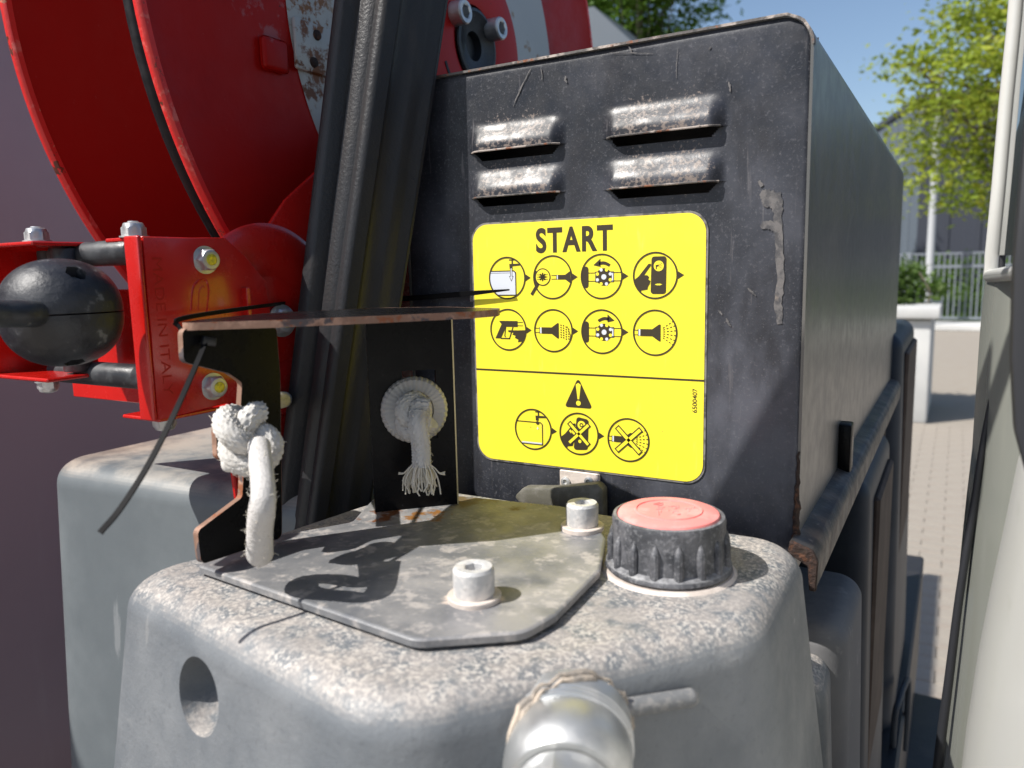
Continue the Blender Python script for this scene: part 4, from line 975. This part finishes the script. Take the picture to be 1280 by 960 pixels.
V, F_ = text_mb('MADE IN ITALY', P(196, 400, x=XB).y, P(208, 400, x=XB).y, P(200, 496, x=XB).z, P(200, 322, x=XB).z, 0, 0, -90)
V = [(0, v[0], v[2]) for v in V]
lm = MB(); nv_ = len(V)
lm.add([(XB + .00054, v[1], v[2]) for v in V], F_).build('pressed_lettering', M['red_flat'], sp, 0)
for (a, b, c2, d2) in ((246, 350, 246, 388),):
    m = MB(); q_ = [P(a - 8, c2 + 142, x=XB), P(a - 6, 362, x=XB), P(a, 352, x=XB), P(a + 10, 350, x=XB), P(a + 14, 362, x=XB), P(a + 12, 390, x=XB)]; tube(m, spline(q_, 5), .0009, 6)
    q_ = [P(a + 1, 388, x=XB), P(a + 2, 366, x=XB), P(a + 6, 358, x=XB), P(a + 9, 360, x=XB)]; tube(m, spline(q_, 5), .0007, 6); m.build('pressed_loop', M['red'], sp)
def locknut(at, axis, r, h, parent=None, lab=None, yel=True, host='lock_nut'):
    at = Vector(at); ax_ = Vector(axis).normalized(); t = thing(host, lab, 'nut', at, 'lock nuts of the hose guide')
    m = MB(); lathe(m, at, ax_, [(r * 1.18, 0), (r * 1.18, .0009), (r * .9, .0011)], 36); lathe(m, at + ax_ * .0009, ax_, [(r * 1.0, 0, 6), (r * 1.0, h * .62, 6), (r * .88, h * .72), (r * .80, h * .95), (r * .70, h), (r * .55, h)], 48); m.build('nut_body', M['zinc'], t, 30)
    m = MB(); lathe(m, at, ax_, [(r * .60, h * .9), (r * .58, h * 1.02), (r * .48, h * 1.02)], 24); m.build('nylon_ring', M['nylon'], t)
    m = MB(); lathe(m, at, ax_, [(r * .48, h * .9), (r * .48, h * 1.18), (r * .38, h * 1.25), (r * .16, h * 1.25), (.0001, h * 1.15)], 24); m.build('stud_end', M['yellow'] if yel else M['zinc'], t)
    return t
for (a, b, lab) in ((256, 325, 'zinc lock nut with yellow stud end near the top of the red side plate'), (266, 483, 'zinc lock nut with yellow stud end near the bottom of the red side plate')):
    q_ = P(a, b, x=XB + .0005); locknut(q_, (1, -.12, 0), .0072, .0065, lab=lab)
q_ = P(352, 401, x=-.404); locknut(q_, (1, -.1, 0), .0095, .0055, lab='yellow studded lock nut on the red boss, half hidden by bracket')
q_ = P(168, 296, y=y0 + .006); locknut((q_.x, q_.y, ztp + .0008), (0, 0, 1), .0068, .0075, yel=False, lab='zinc lock nut standing on top of the red side plate')
locknut((XF + .018, .272, ztp + .001), (0, 0, 1), .0068, .0075, yel=False, lab='zinc lock nut on top of the far red frame at the left edge')
locknut((XB - .012, y0 + .012, zbt - .0012), (0, 0, -1), .0068, .0065, yel=False, lab='zinc lock nut under the red side plate, just above the left tank')
locknut((XF + .016, .270, zbt + .020), (0, 0, -1), .0062, .0065, yel=False, lab='zinc lock nut under the far red frame, below the black ball')
def roller(a, b, r, lab):
    a, b = Vector(a), Vector(b); L_ = (b - a).length; t = thing('guide_roller', lab, 'roller', a, 'black rollers of the hose guide')
    m = MB(); lathe(m, a, b - a, [(.004, 0), (r * .95, .0), (r, .001), (r, L_ * .70), (r * .97, L_ * .705), (r * .97, L_ * .71), (r, L_ * .715), (r, L_ - .001), (r * .95, L_), (.004, L_)], 40); m.build('roller_tube', M['rubber'], t, 30)
ry = y0 + .018
za = P(110, 318, y=ry).z; zb2 = P(110, 466, y=ry).z
roller((P(72, 316, y=ry).x, ry, za), (XB - .002, ry, za), .0078, 'upper horizontal black roller running into the red side plate')
roller((P(72, 464, y=ry).x, ry, zb2), (XB - .002, ry, zb2), .0078, 'lower horizontal black roller, below the black ball')
roller((XF + .020, .288, zbt + .024), (XF + .020, .288, ztp - .003), .0085, 'upright black roller behind the black ball at the far left')
roller((XF - .018, .300, zbt + .024), (XF - .018, .300, ztp - .003), .0085, 'upright black roller farthest left, cut by the photo edge')

# ball stop on the hose
bc = P(77, 391, y=.232); br = .0285
t = thing('hose_ball_stop', 'scuffed black rubber ball stop made of two halves, clamped on the hose', 'hose stop', bc)
hd = Vector((.62, -.785, 0)); hd = Vector((-.6, -.8, -.02)).normalized()
for s_ in (1, -1):
    m = MB(); vs = []; nu, nv = 64, 24
    for i in range(nv + 1):
        th = R(90 * i / nv)
        for j in range(nu):
            ph = 2 * math.pi * j / nu
            x, y, z = math.cos(ph) * math.cos(th), math.sin(ph) * math.cos(th), math.sin(th)
            k = 1 / (abs(x) ** 2.2 + abs(y) ** 2.2 + abs(z) ** 2.2) ** (1 / 2.2)
            r_ = br * k; zz = z * r_ * s_ * .97 + s_ * .0004
            if i == 0: zz = s_ * .0004; 
            vs.append(bc + Vector((x * r_, y * r_, zz)))
    m.add(vs, grid_faces(nv + 1, nu, True) + [tuple(range(nu))]); o = m.build('ball_half', M['ball'], t, 60)
    # clamping screw pocket
    pp_ = P(96, 345, y=.21) if s_ > 0 else P(92, 455, y=.212)
    r0 = ray(97, 345) if s_ > 0 else ray(94, 452)
    # nearest surface along the view ray
    best = None
    for k in range(400):
        q_ = r0 * (.28 + k * .0005); d0 = q_ - bc
        if (abs(d0.x) ** 2.2 + abs(d0.y) ** 2.2 + abs(d0.z / .97) ** 2.2) ** (1 / 2.2) < br: best = q_; break
    if best:
        nn = (best - bc).normalized(); m = MB(); lathe(m, best - nn * .006, (nn * .6 + Vector((0, 0, s_ * .4))), [(.0001, 0), (.0052, 0), (.0052, .011), (.0001, .011)], 6); cut = m.build('tmp_cut', M['ball'], None, 0); 
        o.location = o.location; bpy.context.view_layer.update(); boolean_cut(o, cut)
        m = MB(); lathe(m, best - nn * .0085, (nn * .6 + Vector((0, 0, s_ * .4))), [(.0035, 0), (.0035, .004), (.0001, .004)], 12); m.build('clamp_screw', M['zinc'], o)
m = MB(); hs = spline([bc, P(50, 392, y=.214), P(34, 392, y=.204), P(-6, 392, y=.190), P(-90, 392, y=.16)], 10)
t2 = thing('hose', 'black rubber hose running from the ball stop out past the left edge', 'hose', bc)
tube(m, hs, .0066, 24); m.build('hose_pipe', M['rubber'], t2)

# ------------------------------------------------------------------ pale panel wall at far left
t = MB(); box(t, (-1.36, -.8, -1.2), (-1.30, 2.6, .74), .01, 2)
tag(t.build('panel_wall', M['wall'], None, 30, (-1.33, .9, -1.2)), 'plain grey panel wall in shade behind the red hose reel', 'panel wall')

# ------------------------------------------------------------------ white van at the right
t = thing('parked_van', 'white van body close at the right edge with a slanted window frame', 'van', (.5, .9, ZG))
def vx(px_, py_, y=.50):
    q_ = P(px_, py_, y=y); return q_.x, q_.z
rows = [(1140, 1300), (1158, 1000), (1172, 870), (1182, 780), (1190, 700), (1198, 620), (1205, 560), (1210, 480), (1214, 420), (1218, 375), (1222, 345)]
up = [(1224, 320), (1232, 235), (1241, 130), (1250, 40), (1258, -60), (1268, -170)]
def van_surface(rows, cols=14, extra=0.0, x_in=0.0, y0=.50, y1=-.6, sl=.16):
    vs = []
    for (a, b) in rows:
        x, z = vx(a, b)
        for k in range(cols):
            u = k / (cols - 1); y = y0 + (y1 - y0) * u; lean = .008 if k == 0 else 0
            vs.append((x + x_in + sl * (y0 - y) ** 1.10 + .004 * math.exp(-((y0 - y) / .01)), y, z))
    return vs, grid_faces(len(rows), cols, False)
V, F_ = van_surface(rows, 40, sl=.42); m = MB().add(V, F_)
# rear return of the body
cols = 40; base = [V[i * cols] for i in range(len(rows))]
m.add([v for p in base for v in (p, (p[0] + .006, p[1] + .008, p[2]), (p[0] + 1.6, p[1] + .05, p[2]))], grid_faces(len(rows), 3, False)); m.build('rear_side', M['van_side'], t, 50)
prow = [(1150, 1300), (1166, 1100), (1181, 960), (1197, 820), (1210, 735), (1222, 672), (1238, 595), (1250, 535), (1258, 508), (1268, 497)]
V, F_ = van_surface(prow, 40, y0=.42)
for r_i in range(len(prow)):
    for c_i in range(40):
        u = c_i / 39; x, y, z = V[r_i * 40 + c_i]; V[r_i * 40 + c_i] = (x + .02 * math.exp(-u * 30) * 0 + .10 * max(0, .42 - y) ** 1.3, y, z)
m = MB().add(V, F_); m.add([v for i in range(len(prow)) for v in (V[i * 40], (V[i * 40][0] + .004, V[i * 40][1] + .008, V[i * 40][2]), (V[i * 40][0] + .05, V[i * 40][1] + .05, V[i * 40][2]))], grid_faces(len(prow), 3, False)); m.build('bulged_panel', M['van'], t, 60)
V, F_ = van_surface(up, 40, x_in=.005); m = MB().add(V, F_); base = [V[i * cols] for i in range(len(up))]
m.add([v for p in base for v in (p, (p[0] + 1.6, p[1] + .05, p[2]))], grid_faces(len(up), 2, False)); m.build('window_pane', M['van_glass'], t, 50)
m = MB(); V, F_ = van_surface(rows[-1:] + up, 40); e = [Vector(V[i * cols]) for i in range(len(up) + 1)]
fr_ = [Vector(p) + Vector((.002, -.006, 0)) for p in e]
tube(m, fr_[::-1] + [Vector(V[6]) + Vector((.0, 0, .006)), Vector(V[20])], .0036, 12); m.build('window_frame', M['van'], t, 50)
m = MB(); e2 = [p + Vector((.006, -.022, 0)) for p in e]; tube(m, e2, .0016, 8); m.build('window_seal', M['trim'], t, 50)
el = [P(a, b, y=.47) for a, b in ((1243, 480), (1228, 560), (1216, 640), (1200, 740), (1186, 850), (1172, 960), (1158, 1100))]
m = MB(); tube(m, spline(el, 5), lambda u: .0014 + .0014 * u, 10); m.build('dark_edge_strip', M['trim'], t, 50)  # dark strip along the far edge of the van
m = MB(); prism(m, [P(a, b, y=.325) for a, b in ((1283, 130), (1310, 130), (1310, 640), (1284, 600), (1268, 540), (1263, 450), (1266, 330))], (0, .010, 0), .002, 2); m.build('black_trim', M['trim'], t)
# added blocker and arm, unseen above the frame, to shade the cover's corner
sh = [(-.066, -.025), (-.1227, -.1376), (-.131, -.158), (-.03, -.172), (.0, -.10), (.0, -.01), (-.045, .012)]
m = MB(); prism(m, [Vector((x, .45, z)) + SUN * .47 for x, z in sh], SUN * .03, .004, 2); m.build('shade_blocker', M['trim'], t)
m = MB(); tube(m, spline([Vector((-.02, .45, -.06)) + SUN * .48, Vector((-.10, .20, .36)), Vector((.06, .15, .40)), Vector((.16, .12, .32))], 8), .008, 12); m.build('blocker_arm', M['trim'], t)
_ = [P(1262, 600, y=1.0), P(1284, 700, y=.98), P(1300, 300, y=.98), P(1290, 140, y=1.0), P(1266, 330, y=1.0)]

# ------------------------------------------------------------------ background beyond the trailer
t = thing('planter', 'large white concrete planter edge behind the dark bins', 'planter', (-.8, 8.6, ZG))
m = MB(); box(m, (-2.6, 8.0, ZG), (-.19, 9.2, P(1140, 400, y=8).z), .03, 2); m.build('planter_wall', M['concrete'], t)
m = MB(); box(m, (-2.65, 7.93, P(1140, 398, y=8).z), (-.13, 9.26, P(1140, 384, y=8).z), .015, 2); m.build('planter_rim', M['concrete'], t)
def leaves(mb, c, rad, n, size, flat_=1.0, sub=14):
    cl = []
    for k in range(sub):
        while True:
            v = Vector((random.uniform(-1, 1), random.uniform(-1, 1), random.uniform(-1, 1)))
            if v.length < 1: break
        cl.append(Vector(c) + Vector((v.x * rad[0], v.y * rad[1], v.z * rad[2])))
    for k in range(n):
        b = random.choice(cl); s_ = min(rad) * .34
        p = b + Vector((random.gauss(0, s_), random.gauss(0, s_), random.gauss(0, s_ * .7)))
        u = Vector((random.gauss(0, 1), random.gauss(0, 1), random.gauss(0, .6))).normalized(); v = u.cross(Vector((random.gauss(0, 1), random.gauss(0, 1), random.gauss(0, 1)))).normalized()
        L_ = size * random.uniform(.6, 1.3); mb.add([p - u * L_, p + v * L_ * .5, p + u * L_, p - v * L_ * .5], [(0, 1, 2, 3)])
    return cl
t = thing('shrub', 'green shrub with a red flower growing in the white planter', 'shrub', (-.6, 8.6, -.45))
m = MB(); leaves(m, (-.75, 8.7, -.25), (.62, .35, .24), 5000, .035, sub=40); tag(m.build('foliage', M['grass'], t, 0), kind='stuff')
m = MB()
for k in range(14): a_ = R(k * 26); p = Vector((-.56, 8.5, .02)); d0 = Vector((math.cos(a_), math.sin(a_) * .6, math.sin(a_) * .8)) * .035; m.add([p, p + d0 + Vector((0, -.02, .01)), p + d0 * 1.2, p + d0 + Vector((0, .02, -.01))], [(0, 1, 2, 3)])
m.build('flower', M['flower'], t, 0)
for k in range(9):
    tg = MB(); x = -.75 + random.uniform(-.5, .5); tube(tg, spline([(x, 8.7, -.45), (x + .03, 8.68, -.3), (x + random.uniform(-.1, .1), 8.7, -.1)], 4), .008, 5); tg.build('stem', M['bark'], t)

# kerb and fence
zk = ZG + .14
FY = 20.0
m = MB(); box(m, (-6, FY - .9, ZG), (6, FY + .3, zk), .02, 1); tag(m.build('kerb', M['concrete'], None, 30, (0, FY, ZG)), kind='structure')
t = thing('railing_fence', 'pale grey upright bar railing across the end of the yard', 'fence', (0, FY, zk))
zt_, zb_ = P(1180, 316, y=FY).z, zk
m = MB(); box(m, (-5, FY - .02, zt_ - .04), (5, FY + .02, zt_), .005, 1); m.build('top_rail', M['steel_grey'], t)
m = MB(); box(m, (-5, FY - .02, zt_ - .34), (5, FY + .02, zt_ - .28), .005, 1); m.build('rail', M['steel_grey'], t)
m = MB(); box(m, (-5, FY - .02, zb_ + .06), (5, FY + .02, zb_ + .11), .005, 1); m.build('bottom_rail', M['steel_grey'], t)
bar = None
for k in range(36):
    x = -2.2 + k * .112
    if bar is None:
        m = MB(); lathe(m, (x, FY, zb_ + .06), (0, 0, 1), [(.016, 0), (.016, zt_ - zb_ - .08)], 8); bar = m.build('bar', M['steel_grey'], t); x00 = x
    else:
        o = bar.copy(); C.objects.link(o); o.parent = t; o.location = (x - x00, 0, 0)
for x in (-2.35, -1.02, 1.9):
    m = MB(); box(m, (x - .06, FY - .06, zb_), (x + .06, FY + .06, zt_ + .02), .01, 1); m.build('post', M['steel_grey'], t)
# grass bank behind the fence
m = MB(); vs = []
for j in range(12):
    for i in range(30): vs.append((-20 + i * 1.5, 20.6 + j * .5, ZG + .1 + .75 * sm(j / 9) + random.uniform(0, .05)))
m.add(vs, grid_faces(12, 30, False)); tag(m.build('grass_bank', M['grass'], None, 60, (0, 21, ZG)), kind='structure')
m = MB(); leaves(m, (-.6, 21.8, -.55), (4, 1.0, .55), 7000, .06, sub=200); tag(m.build('hedge_plants', M['grass'], None, 0, (0, 21.5, ZG)), 'low green plants along the grass bank behind the railing', 'plants', kind='stuff')
# building
cB = P(1155, 125, y=36); top_z = cB.z
t = thing('warehouse', 'flat roofed grey warehouse with a pale side and a dark front beyond the fence', 'building', (cB.x, 40, ZG))
cL = P(1088, 139, y=44); dirL = Vector((cL.x - cB.x, cL.y - cB.y, 0)) * 3
m = MB(); a_ = Vector((cB.x, cB.y, 0)); b_ = a_ + dirL; c_ = b_ + Vector((30, 30, 0)); e_ = a_ + Vector((30, 2.0, 0))
def quad(mb, p, q_, z0, z1): mb.add([(p.x, p.y, z0), (q_.x, q_.y, z0), (q_.x, q_.y, z1), (p.x, p.y, z1)], [(0, 1, 2, 3)])
quad(m, a_, b_, ZG, top_z); m.build('side_wall', M['building_light'], t, 0)
m = MB(); quad(m, a_, e_, ZG, top_z); quad(m, e_, c_, ZG, top_z); m.build('front_wall', M['building_dark'], t, 0)
m = MB(); m.add([(a_.x - .1, a_.y - .1, top_z), (e_.x, e_.y - .1, top_z), (c_.x, c_.y, top_z), (b_.x - .1, b_.y, top_z)] + [(a_.x - .1, a_.y - .1, top_z + .22), (e_.x, e_.y - .1, top_z + .22), (c_.x, c_.y, top_z + .22), (b_.x - .1, b_.y, top_z + .22)], [(0, 1, 2, 3), (4, 5, 6, 7), (0, 1, 5, 4), (0, 3, 7, 4)]); m.build('roof', M['building_dark'], t, 0)
# seams of the cladding
nse = 0
for k in range(1, 26):
    p = a_ + dirL.normalized() * (k * 1.1); mm = MB(); box(mm, (p.x - .04, p.y - .05, ZG), (p.x + .02, p.y, top_z), 0); mm.build('cladding_rib', M['building_light'], t, 0)
    if k < 14: p = a_ + Vector((k * 1.1, k * .073, 0)); mm = MB(); box(mm, (p.x - .03, p.y - .05, ZG), (p.x + .03, p.y, top_z), 0); mm.build('cladding_rib', M['building_dark'], t, 0)
# pale lamp post
q_ = P(1163, 318, y=19.2); t = thing('lamp_post', 'slim pale grey lamp post rising in front of the fence', 'lamp post', (q_.x, 19.2, zk))
m = MB(); lathe(m, (q_.x, 19.2, zk), (0, 0, 1), [(.13, 0), (.12, .3), (.085, .35), (.07, 4.4), (.05, 5.1), (.0, 5.12)], 16); m.build('pole', M['pole'], t)
m = MB(); tube(m, spline([(q_.x, 19.2, zk + 5.0), (q_.x + .1, 19.1, zk + 5.3), (q_.x + .5, 18.9, zk + 5.4)], 5), .035, 8); m.build('lamp_arm', M['pole'], t)
m = MB(); box(m, (q_.x + .4, 18.8, zk + 5.34), (q_.x + .95, 19.0, zk + 5.42), .02, 1); m.build('lamp_head', M['pole'], t)
# pale roof wedge left of the tree
t = thing('gabled_shed', 'pale grey sloping roof end seen above the cover beside the red reel', 'building', (-9, 22, ZG))
w = [P(700, 10, y=22), P(742, 8, y=22), P(790, 52, y=22), P(840, 120, y=22), P(700, 120, y=22)]
m = MB(); prism(m, [(-30, 22, ZG), w[3] * 1 + Vector((0, 0, 0)), w[1], (-30, 22, w[1].z)] if False else [(w[3].x, 22, ZG), (w[3].x, 22, w[3].z), (w[2].x, 22, w[2].z), (w[1].x, 22, w[1].z), (w[1].x - 6, 22, w[1].z + .2), (w[1].x - 6, 22, ZG)], (0, 8, 0), 0); m.build('gable_wall', M['building_light'], t, 0)

# trees
def tree(name, lab, base, h, crown, leafm, n, size, spread, sub, seed, limbs=9):
    random.seed(seed); base = Vector(base); t = thing(name, lab, 'tree', base)
    m = MB(); top_ = base + Vector((.1, 0, h)); tube(m, spline([base, base + Vector((.05, .05, h * .35)), base + Vector((-.05, 0, h * .7)), top_], 6), lambda u: .16 * h / 6 * (1 - u * .85), 10)
    cc = Vector(crown); cl = []
    for k in range(sub):
        while True:
            v = Vector((random.uniform(-1, 1), random.uniform(-1, 1), random.uniform(-1, 1)))
            if v.length < 1 and v.length > .25: break
        cl.append(cc + Vector((v.x * spread[0], v.y * spread[1], v.z * spread[2])))
    for b in cl[:limbs * 5]:
        s0 = base.lerp(top_, random.uniform(.35, .95)); mid = s0.lerp(b, .5) + Vector((0, 0, -.1 * (b - s0).length)); tube(m, spline([s0, mid, b], 5), lambda u: .035 * (1 - .8 * u), 6)
    m.build('trunk', M['bark'], t, 60)
    m = MB(); s_ = min(spread) * .13
    for k in range(n):
        b = random.choice(cl); p = b + Vector((random.gauss(0, s_ * 1.6), random.gauss(0, s_), random.gauss(0, s_ * .8)))
        u = Vector((random.gauss(0, 1), random.gauss(0, 1), random.gauss(0, .5))).normalized(); v = u.cross(Vector((random.gauss(0, 1), random.gauss(0, 1), random.gauss(0, 1)))).normalized()
        L_ = size * random.uniform(.6, 1.4); m.add([p - u * L_, p + v * L_ * .45, p + u * L_, p - v * L_ * .45], [(0, 1, 2, 3)])
    tag(m.build('crown', leafm, t, 0), kind='stuff')
cT = P(1270, 115, y=12.0)
tree('young_tree', 'yellow green spring tree leaning over the yard beside the van window', (cT.x + .4, 12.0, ZG), 5.2, (cT.x, 12.0, cT.z + .1), M['leaf_y'], 11000, .05, (1.45, 1.1, 1.75), 95, 5)
cT = P(800, -70, y=26.0)
tree('green_tree', 'dense green tree rising behind the top edge of the black cover', (cT.x, 26.0, ZG), 11.5, (cT.x, 26, cT.z), M['leaf_g'], 22000, .11, (2.9, 2.2, 4.2), 150, 9)
